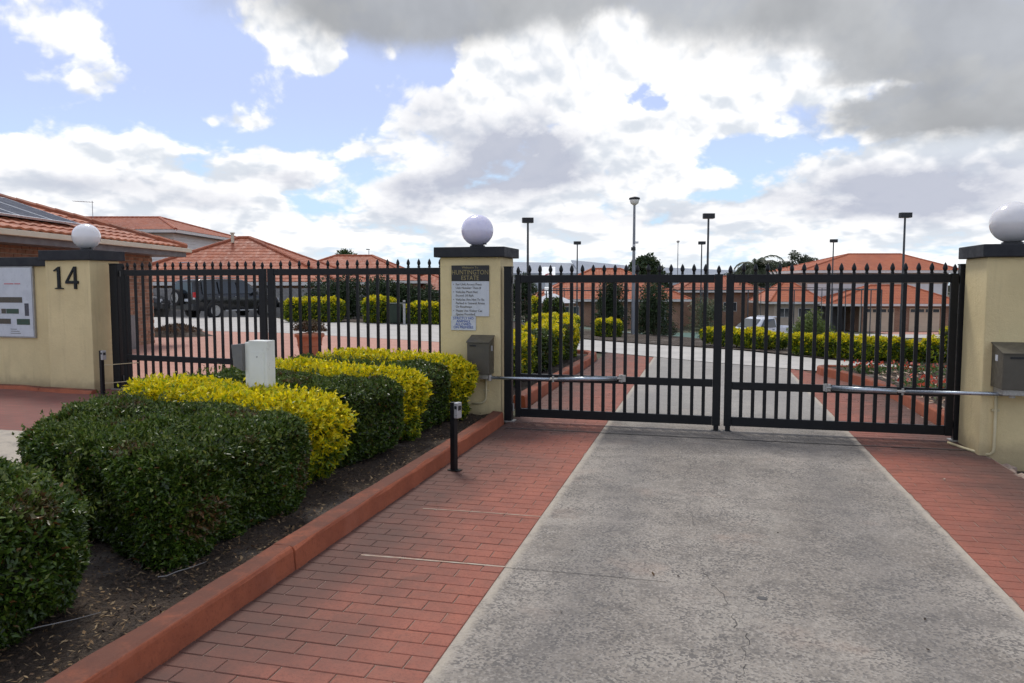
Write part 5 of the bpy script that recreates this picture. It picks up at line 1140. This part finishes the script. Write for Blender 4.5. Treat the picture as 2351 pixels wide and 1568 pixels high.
apron('house_drive', [(9.5, 36), (13, 37), (16.5, 44), (12, 44)], M['paver_far'])
# --- centre house behind the court fence
hE = house_at('tiled_house', 'orange hip roofed house in the middle, behind the driveway gate', 10.6, 90, -3.3)
gE = -3.3
obj('wall', MB().box(-7.6, 8.4, -4.8, 5, -.3, 2.95).mesh('wall', M['wall_brick']), hE)
hip_roof(hE, -8.6, 9.2, -5.7, 6, 3.12, [(-1.2, 0, 3.28 - gE), (2.2, 0, 3.28 - gE)], M['tileD'], fascia='fascia_white', thick=.26)
window(hE, 5.6, -4.84, 1.6, 2.0, 2.0, 'y-', dark='lens'); window(hE, 1.0, -4.84, 1.7, 1.8, 1.2, 'y-'); window(hE, -4.0, -4.84, 1.7, 1.8, 1.2, 'y-')
hF = house_at('tiled_house', 'brownish gabled house half hidden by the palm', 24.8, 94, -3.4); gF = -3.4
obj('wall', MB().box(-4.4, 4.4, -3, 4, -.3, 4.0).mesh('wall', M['wall_brick']), hF)
hip_roof(hF, -5.2, 5.2, -3.8, 4.8, 4.15, [(-1.6, .4, 5.8), (1.6, .4, 5.8)], M['tileB'], fascia='fascia_white', thick=.24)
window(hF, 1.2, -3.04, 2.2, 1.6, 1.1, 'y-')
# gazebo
gzb = thing('gazebo', 'pale hip roofed open gazebo in front of the centre house', 'gazebo', W(3.15, 60) + (gz(*W(3.15, 60)),), TH)
gG = gzb.location.z
obj('roof', MB().add([(-1.75, -1.75, .05 - gG), (1.75, -1.75, .05 - gG), (1.75, 1.75, .05 - gG), (-1.75, 1.75, .05 - gG), (-.2, -.2, .75 - gG), (.2, -.2, .75 - gG), (.2, .2, .75 - gG), (-.2, .2, .75 - gG)], [(0, 1, 5, 4), (1, 2, 6, 5), (2, 3, 7, 6), (3, 0, 4, 7), (4, 5, 6, 7), (3, 2, 1, 0)]).mesh('roof', M['metal_wall']), gzb)
for sx in (-1.5, 1.5):
    for sy in (-1.5, 1.5): obj('post', MB().box(sx - .06, sx + .06, sy - .06, sy + .06, -.2, .045 - gG).mesh('post', M['fascia']), gzb)
# pylon sign with the red arc
ps = thing('pylon_sign', 'white pylon sign with a red arc, standing above the gazebo roof', 'sign', W(3.35, 70) + (-2.9,), TH)
obj('column', MB().box(-.34, .34, -.15, .15, -.3, 4.2).mesh('column', M['white_paint']), ps)
obj('board', B(-.60, .60, -.22, .22, 4.65, 5.95, M['glow_face'], 'board', .05), ps)
obj('neck', MB().box(-.3, .3, -.13, .13, 4.2, 4.65).mesh('neck', M['white_gloss']), ps); obj('lower_panel', MB().box(-.36, .36, -.2, .2, 3.55, 4.1).mesh('lower_panel', M['glow_face'], bevel=.04), ps)
arc = MB()
for k in range(12):
    a, b = R(15 + k * 12.5), R(15 + (k + 1) * 12.5); q = [(math.cos(t) * r_2, math.sin(t) * r_2) for t, r_2 in ((a, .40), (b, .40), (b, .52), (a, .52))]
    arc.add([(x, -.225, 4.85 + z) for x, z in q] + [(x, -.235, 4.85 + z) for x, z in q], [(4, 5, 6, 7), (0, 1, 5, 4), (1, 2, 6, 5), (2, 3, 7, 6), (3, 0, 4, 7)])
obj('red_arc', arc.mesh('red_arc', M['red_ink']), ps)
# warehouse
wh = thing('warehouse', 'long pale grey warehouse sheds on the skyline behind the gate', 'warehouse', W(20, 165) + (-3.5,), TH)
def shed(x0, x1, y0, y1, zl, zr, zw, roofm):
    mb = MB().add([(x0, y0, -1), (x1, y0, -1), (x1, y0, zw), (x0, y0, zw), (x0, y1, -1), (x1, y1, -1), (x1, y1, zw), (x0, y1, zw)], [(0, 1, 2, 3), (5, 4, 7, 6), (4, 0, 3, 7), (1, 5, 6, 2)]); obj('wall', mb.mesh('wall', M['metal_wall']), wh)
    obj('roof', MB().add([(x0 - .4, y0 - .4, zw + .01), (x1 + .4, y0 - .4, zw + .01), (x1 + .4, y1, zr), (x0 - .4, y1, zl), (x0 - .4, y0 - .4, zw + .3), (x1 + .4, y0 - .4, zw + .3), (x1 + .4, y1, zr + .3), (x0 - .4, y1, zl + .3)], [(0, 1, 5, 4), (4, 5, 6, 7), (1, 2, 6, 5), (3, 0, 4, 7), (2, 3, 7, 6)]).mesh('roof', roofm), wh)
shed(-24, -5.5, 0, 26, 10.3, 9.9, 7.0, M['metal_roof']); shed(-5, 8.5, 2, 24, 10.6, 9.2, 7.2, M['metal_roof']); shed(9.0, 38, 4, 26, 9.2, 8.0, 6.0, M['metal_roof'])
for x in (-18, -11): obj('roller_door', MB().box(x - 1.6, x + 1.6, -.06, -.01, -1, 4.2).mesh('roller_door', M['metal_roof']), wh)
ps2 = MB()
# ------------------------------------------------------------------ tennis court, lights, poles
cf = thing('court_fence', 'dark pipe framed tennis court fence in front of the orange roofs', 'fence', W(13.5, 46) + (-2.12,))
cx0, cx1 = W(-1.5, 45.4), W(28, 45.4)
def rel(p, z): return Vector((p[0], p[1], z)) - cf.location
P0, P1 = Vector(W(-1.2, 43.6)), Vector(W(24.4, 50.4)); P2, P3 = P0 + Vector((0, 30)), P1 + Vector((0, 30))
for a, b in ((P0, P1), (P1, P3), (P3, P2), (P2, P0)):
    n = int((b - a).length / 3.2)
    for k in range(n):
        p = a.lerp(b, k / n); obj('post', MB().tube([rel(p, gz(*p) - .1), rel(p, 1.12)], .04, 6).mesh('post', M['pole']), cf)
    for z in (1.12,): obj('rail', MB().tube([rel(a, z), rel(b, z)], .036, 6).mesh('rail', M['pole']), cf)
sheet('tennis_court', [tuple(P0), tuple(P1), tuple(P3), tuple(P2)], pm('court_acrylic', (.06, .13, .10), (.05, .11, .085), 2, .8), .035, 3.0)
def court_light(label, xc, zc, top):
    x, y = W(xc, zc); z = gz(x, y); t = thing('court_light', label, 'court light', (x, y, z), TH, 'tennis court floodlights')
    h = top - z
    obj('pole', MB().tube([(0, 0, -.1), (0, 0, h - .28)], [.085, .06], 8).mesh('pole', M['pole']), t)
    obj('lamp_head', MB().prism([(-.32, -.2), (-.36, 0), (-.30, .2), (.34, .2), (.34, -.2)], h - .30, h, None).mesh('lamp_head', M['lamp_head'], bevel=.02), t)
    obj('lamp_glass', MB().box(-.25, .27, -.15, .15, h - .312, h - .301).mesh('lamp_glass', M['lens']), t)
court_light('tall court floodlight nearest the middle pillar', .95, 46, 5.45)
court_light('tall court floodlight above the meeting stiles of the driveway gate', 11.75, 46, 5.7)
court_light('tall court floodlight in front of the large orange house', 23.5, 46, 5.75)
court_light('smaller far floodlight between the middle pillar and the street light', 6.3, 74, 5.6)
court_light('smaller far floodlight close beside a taller one', 18.3, 74, 5.6)
court_light('smaller far floodlight rising from the ridge end of the orange house', 31.0, 74, 5.8)
def street_light(label, xc, zc, top, r=.075, head=.28, cam_at=None, style='cap', cat='street light'):
    x, y = W(xc, zc); z = gz(x, y); t = thing('street_light', label, cat, (x, y, z), TH); h = top - z
    obj('pole', MB().tube([(0, 0, -.1), (0, 0, h * .42), (0, 0, h - head * .5)], [r, r * .8, r * .55], 10).mesh('pole', M['pole_grey']), t)
    if style == 'cap':
        obj('lamp_bowl', MB().lathe([(.05, h - head * .9), (head * .42, h - head * .7), (head * .52, h - head * .35), (head * .5, h - head * .3)], 14).mesh('lamp_bowl', M['white_paint'], True), t)
        obj('lamp_cap', MB().lathe([(head * .5, h - head * .299), (head * .62, h - head * .27), (head * .55, h - head * .1), (head * .2, h), (.01, h + .01)], 14).mesh('lamp_cap', M['lamp_head'], True), t)
    else: obj('lamp_head', MB().box(-.3, .1, -.08, .08, h - .1, h).mesh('lamp_head', M['lamp_head'], bevel=.02), t)
    if cam_at:
        zc_ = cam_at - z; obj('camera', MB().box(.03, .16, -.06, .04, zc_ - .03, zc_ + .05).box(-.05, .05, -.06, .06, zc_ - .12, zc_ - .06).mesh('camera', M['white_gloss'], bevel=.01), t)
        obj('junction_box', MB().tube([(-.02, 0, zc_ - .28), (-.02, 0, zc_ - .16)], .085, 8).mesh('junction_box', M['dark_plastic']), t)
        hd = MB().tube([(.10, 0, .25), (.16, 0, .45), (.16, 0, .6), (.10, 0, .8)], .012, 6); obj('hoop', hd.mesh('hoop', M['pole_grey']), t)
    return t
street_light('tall grey street light pole with security camera between the conifers', 4.45, 28, 4.66, .075, .34, 3.0)
street_light('thin distant street light beside the tall floodlight', 23.8, 110, 7.7, .09, .4)
street_light('thin distant street light above the roofs left of the middle pillar', -16.8, 90, 5.6, .07, .3, style='arm')
# wheelie bin, visitor sign post
bn = thing('wheelie_bin', 'dark green wheelie bin between two golden hedges', 'bin', W(-4.35, 28.6) + (gz(*W(-4.35, 28.6)),), TH)
obj('bin_body', MB().add([(-.2, -.22, .05), (.2, -.22, .05), (.2, .22, .05), (-.2, .22, .05), (-.24, -.26, .74), (.24, -.26, .74), (.24, .28, .74), (-.24, .28, .74)], [(3, 2, 1, 0), (4, 5, 6, 7), (0, 1, 5, 4), (1, 2, 6, 5), (2, 3, 7, 6), (3, 0, 4, 7)]).mesh('bin_body', M['bin'], bevel=.02), bn)
obj('lid', MB().box(-.26, .26, -.28, .32, .741, .79).mesh('lid', M['bin'], bevel=.015), bn)
for s_ in (-1, 1): obj('wheel', MB().tube([(s_ * .2, .24, .1), (s_ * .25, .24, .1)], .1, 12).mesh('wheel', M['tyre']), bn)
bp = thing('bollard', 'short pale post beside the green wheelie bin', 'bollard', W(-4.0, 28.3) + (gz(*W(-4.0, 28.3)),))
obj('shaft', MB().tube([(0, 0, 0), (0, 0, .9)], .05, 10).mesh('shaft', M['frame_grey']), bp); obj('collar', MB().tube([(0, 0, .78), (0, 0, .84)], .056, 10).mesh('collar', M['pole']), bp)

# ------------------------------------------------------------------ vehicles (built facing +Y)
def loft(stations, m, name):
    """stations: (y, list of (half width, z)) from bottom to top; mirrored"""
    V = []; F = []; k = len(stations[0][1]); n = 2 * k
    for y, pr in stations:
        for w_, z in pr: V.append((w_, y, z))
        for w_, z in reversed(pr): V.append((-w_, y, z))
    for i in range(len(stations) - 1):
        for j in range(n): F.append((i * n + j, i * n + (j + 1) % n, (i + 1) * n + (j + 1) % n, (i + 1) * n + j))
    F.append(tuple(range(n))); F.append(tuple(range((len(stations) - 1) * n, len(stations) * n)))
    return MB().add(V, F)
def wheel(par, x, y, r, w, spare=False):
    side = 1 if x > 0 else -1
    if spare: Mx = Matrix.Translation((x, y, spare)) @ Matrix.Rotation(R(90), 4, 'X')
    else: Mx = Matrix.Translation((x, y, r)) @ Matrix.Rotation(R(90) * side, 4, 'Y')
    wl = obj('wheel', MB().lathe([(r * .62, -w / 2), (r * .9, -w / 2), (r, -w * .32), (r, w * .32), (r * .9, w / 2), (r * .62, w / 2)], 22, Mx).mesh('tyre', M['tyre'], True), par)
    rm_ = MB().lathe([(r * .66, w * .50), (r * .64, w * .56), (r * .58, w * .55), (r * .56, w * .51), (r * .12, w * .51)], 20, Mx)
    for k in range(5):
        A = Mx @ Matrix.Rotation(k * 2 * math.pi / 5, 4, 'Z'); rm_.box(-r * .07, r * .07, r * .1, r * .57, w * .515, w * .56, A)
    rm_.lathe([(r * .16, w * .5), (r * .16, w * .58), (r * .02, w * .585)], 10, Mx); obj('rim', rm_.mesh('rim', M['rim']), wl)
def quad_panel(pts, m, name, par, th=.006):
    P = [Vector(p) for p in pts]; n = (P[1] - P[0]).cross(P[2] - P[0]).normalized() * th
    mb = MB().add([p for p in P] + [p + n for p in P], [(0, 1, 2, 3), (4, 5, 6, 7), (0, 1, 5, 4), (1, 2, 6, 5), (2, 3, 7, 6), (3, 0, 4, 7)]); return obj(name, mb.mesh(name, m), par)
def wagon(label, x, y, rot, paint, spare=True):
    t = thing('four_wheel_drive', label, 'car', (x, y, gz(x, y) + .012), rot)
    def sec(zb, zbelt, zr, wb, wr): return [(wb * .86, zb), (wb * .985, zb + .12), (wb, zbelt - .22), (wb * .975, zbelt), (wr + (wb - wr) * .35, zbelt + (zr - zbelt) * .55), (wr, zr - .05), (wr * .86, zr)]
    st = [(-2.33, sec(.42, 1.06, 1.10, .84, .78)), (-2.28, sec(.38, 1.08, 1.72, .90, .70)), (-1.9, sec(.36, 1.10, 1.80, .93, .72)), (-.6, sec(.36, 1.10, 1.82, .935, .73)), (.35, sec(.36, 1.09, 1.79, .935, .71)), (.95, sec(.36, 1.08, 1.50, .935, .72)), (1.32, sec(.36, 1.07, 1.13, .93, .78)), (2.0, sec(.36, 1.00, 1.04, .90, .74)), (2.3, sec(.40, .88, .92, .82, .66)), (2.40, sec(.45, .78, .80, .74, .6))]
    obj('body', loft(st, paint, 'body').mesh('body', paint, True), t)
    for s in (-1, 1):
        for yy in (-1.35, 1.42):
            wheel(t, s * .80, yy, .38, .25)
            ar = MB(); pts = [(s * .935, yy + .47 * math.cos(a), .38 + .47 * math.sin(a)) for a in [math.pi * q / 10 for q in range(11)]]; ar.tube(pts, .035, 6); obj('wheel_arch', ar.mesh('wheel_arch', M['dark_plastic'], True), t)
        for y0_, y1_, t0, t1 in ((-2.0, -1.22, -1.95, -1.22), (-1.12, -.18, -1.12, -.2), (-.08, .88, -.10, .42)):
            a, b = (s * .925, y0_, 1.13), (s * .925, y1_, 1.13); c, d = (s * .765, t1, 1.70), (s * .765, t0, 1.70)
            q = [a, b, c, d] if s > 0 else [b, a, d, c]; quad_panel(q, M['glass'], 'side_window', t, .03)
        obj('side_step', MB().box(s * .88 - .07, s * .88 + .07, -.85, .95, .33, .39).mesh('side_step', M['frame_grey'], bevel=.01), t)
        mr_ = obj('mirror', MB().box(s * .95 if s > 0 else -1.14, 1.14 if s > 0 else -.95, .72, .84, 1.08, 1.24).mesh('mirror', M['dark_plastic'], bevel=.03), t)
        obj('tail_light', MB().box(s * .78 - .07, s * .78 + .09 if s > 0 else s * .78 + .07, -2.36, -2.18, .98, 1.22).mesh('tail_light', M['tail_red'], bevel=.015), t)
        obj('reverse_light', MB().box(s * .78 - .06, s * .78 + .06, -2.365, -2.2, .90, .975).mesh('reverse_light', M['lens'], bevel=.01), t)
        obj('roof_rail', MB().tube([(s * .66, -1.9, 1.82), (s * .66, -1.8, 1.88), (s * .66, .1, 1.89), (s * .66, .25, 1.83)], .018, 6).mesh('roof_rail', M['frame_grey']), t)
        obj('door_handle', MB().box(s * .935 - .02, s * .935 + .02, -.3, -.14, .98, 1.01).box(s * .935 - .02, s * .935 + .02, -1.2, -1.05, .98, 1.01).mesh('door_handle', M['rim']), t)
        obj('headlight', MB().box(s * .66 - .14, s * .66 + .14, 2.2, 2.36, .76, .90).mesh('headlight', M['lens'], bevel=.02), t)
    quad_panel([(-.66, -2.335, 1.16), (.66, -2.335, 1.16), (.60, -2.295, 1.66), (-.60, -2.295, 1.66)], M['glass'], 'rear_window', t, -.02)
    quad_panel([(.70, 1.30, 1.14), (-.70, 1.30, 1.14), (-.62, .46, 1.73), (.62, .46, 1.73)], M['glass'], 'windscreen', t, .02)
    obj('rear_bumper', B(-.88, .88, -2.46, -2.30, .42, .68, M['dark_plastic'], 'rear_bumper', .04), t)
    obj('front_bumper', B(-.84, .84, 2.33, 2.48, .42, .70, M['dark_plastic'], 'front_bumper', .04), t)
    obj('number_plate', MB().box(.10, .46, -2.362, -2.352, .80, .92).mesh('number_plate', M['sign_white']), t)
    if spare: wheel(t, -.28, -2.47, .37, .22, spare=.98)
    return t
X, Y = W(-13.55, 36.4); wagon('black four wheel drive with spare wheel on its back, parked inside the estate', X, Y, TH - R(33), M['car_black'])
X, Y = W(-20.0, 38.6); wagon('dark parked car mostly hidden behind the brick house corner', X, Y, TH - R(82), M['car_black'], False)
def utility(label, x, y, rot):
    t = thing('utility', label, 'ute', (x, y, gz(x, y) + .03), rot); p = M['car_white']
    def sec(zb, zbelt, zr, wb, wr): return [(wb * .9, zb), (wb, zb + .15), (wb, zbelt - .15), (wb * .97, zbelt), (wr + (wb - wr) * .4, zbelt + (zr - zbelt) * .6), (wr, zr - .04), (wr * .85, zr)]
    st = [(-.35, sec(.4, .98, 1.50, .82, .66)), (-.30, sec(.36, .99, 1.55, .83, .67)), (.30, sec(.34, .99, 1.57, .84, .67)), (.62, sec(.34, .98, 1.50, .84, .66)), (1.25, sec(.34, .95, 1.0, .84, .72)), (1.9, sec(.34, .88, .93, .81, .66)), (2.25, sec(.38, .80, .84, .76, .58)), (2.36, sec(.42, .68, .70, .7, .5))]
    obj('cab', loft(st, p, 'cab').mesh('cab', p, True), t)
    tr = MB().box(-.82, .82, -2.45, -.42, .62, .68).box(-.82, -.78, -2.45, -.42, .681, 1.0).box(.78, .82, -2.45, -.42, .681, 1.0).box(-.779, .779, -2.45, -2.41, .681, 1.0); obj('tray', tr.mesh('tray', p, bevel=.008), t)
    hb = MB()
    for s in (-.75, .75): hb.box(s - .03, s + .03, -.47, -.42, .69, 1.62)
    hb.box(-.719, .719, -.47, -.42, 1.56, 1.62); obj('headboard', hb.mesh('headboard', p), t)
    for s in (-1, 1):
        for yy in (-1.5, 1.42): wheel(t, s * .72, yy, .31, .2)
        q = [(s * .835, -.22, 1.02), (s * .835, .95, 1.01), (s * .70, .55, 1.45), (s * .70, -.22, 1.49)]; q = q if s > 0 else [q[1], q[0], q[3], q[2]]
        quad_panel(q, M['glass'], 'side_window', t, .025)
        obj('wheel_arch', MB().tube([(s * .82, 1.42 + .38 * math.cos(a), .31 + .38 * math.sin(a)) for a in [math.pi * k / 10 for k in range(11)]], .03, 6).mesh('wheel_arch', M['dark_plastic'], True), t)
        obj('door_handle', MB().box(s * .84 - .015, s * .84 + .015, -.12, .02, .88, .91).mesh('door_handle', M['dark_plastic']), t)
        obj('mirror', MB().box(s * .93 - .08, s * .93 + .08, .78, .88, 1.02, 1.14).mesh('mirror', M['dark_plastic'], bevel=.02), t)
        obj('headlight', MB().box(s * .58 - .12, s * .58 + .12, 2.2, 2.33, .66, .78).mesh('headlight', M['lens'], bevel=.02), t)
    quad_panel([(.66, 1.26, 1.03), (-.66, 1.26, 1.03), (-.58, .68, 1.46), (.58, .68, 1.46)], M['glass'], 'windscreen', t, .02)
    obj('bumper', B(-.78, .78, 2.28, 2.42, .40, .58, M['dark_plastic'], 'bumper', .03), t)
X, Y = W(14.1, 43.0); utility('white single cab utility parked behind the golden road hedge', X, Y, TH + R(118))
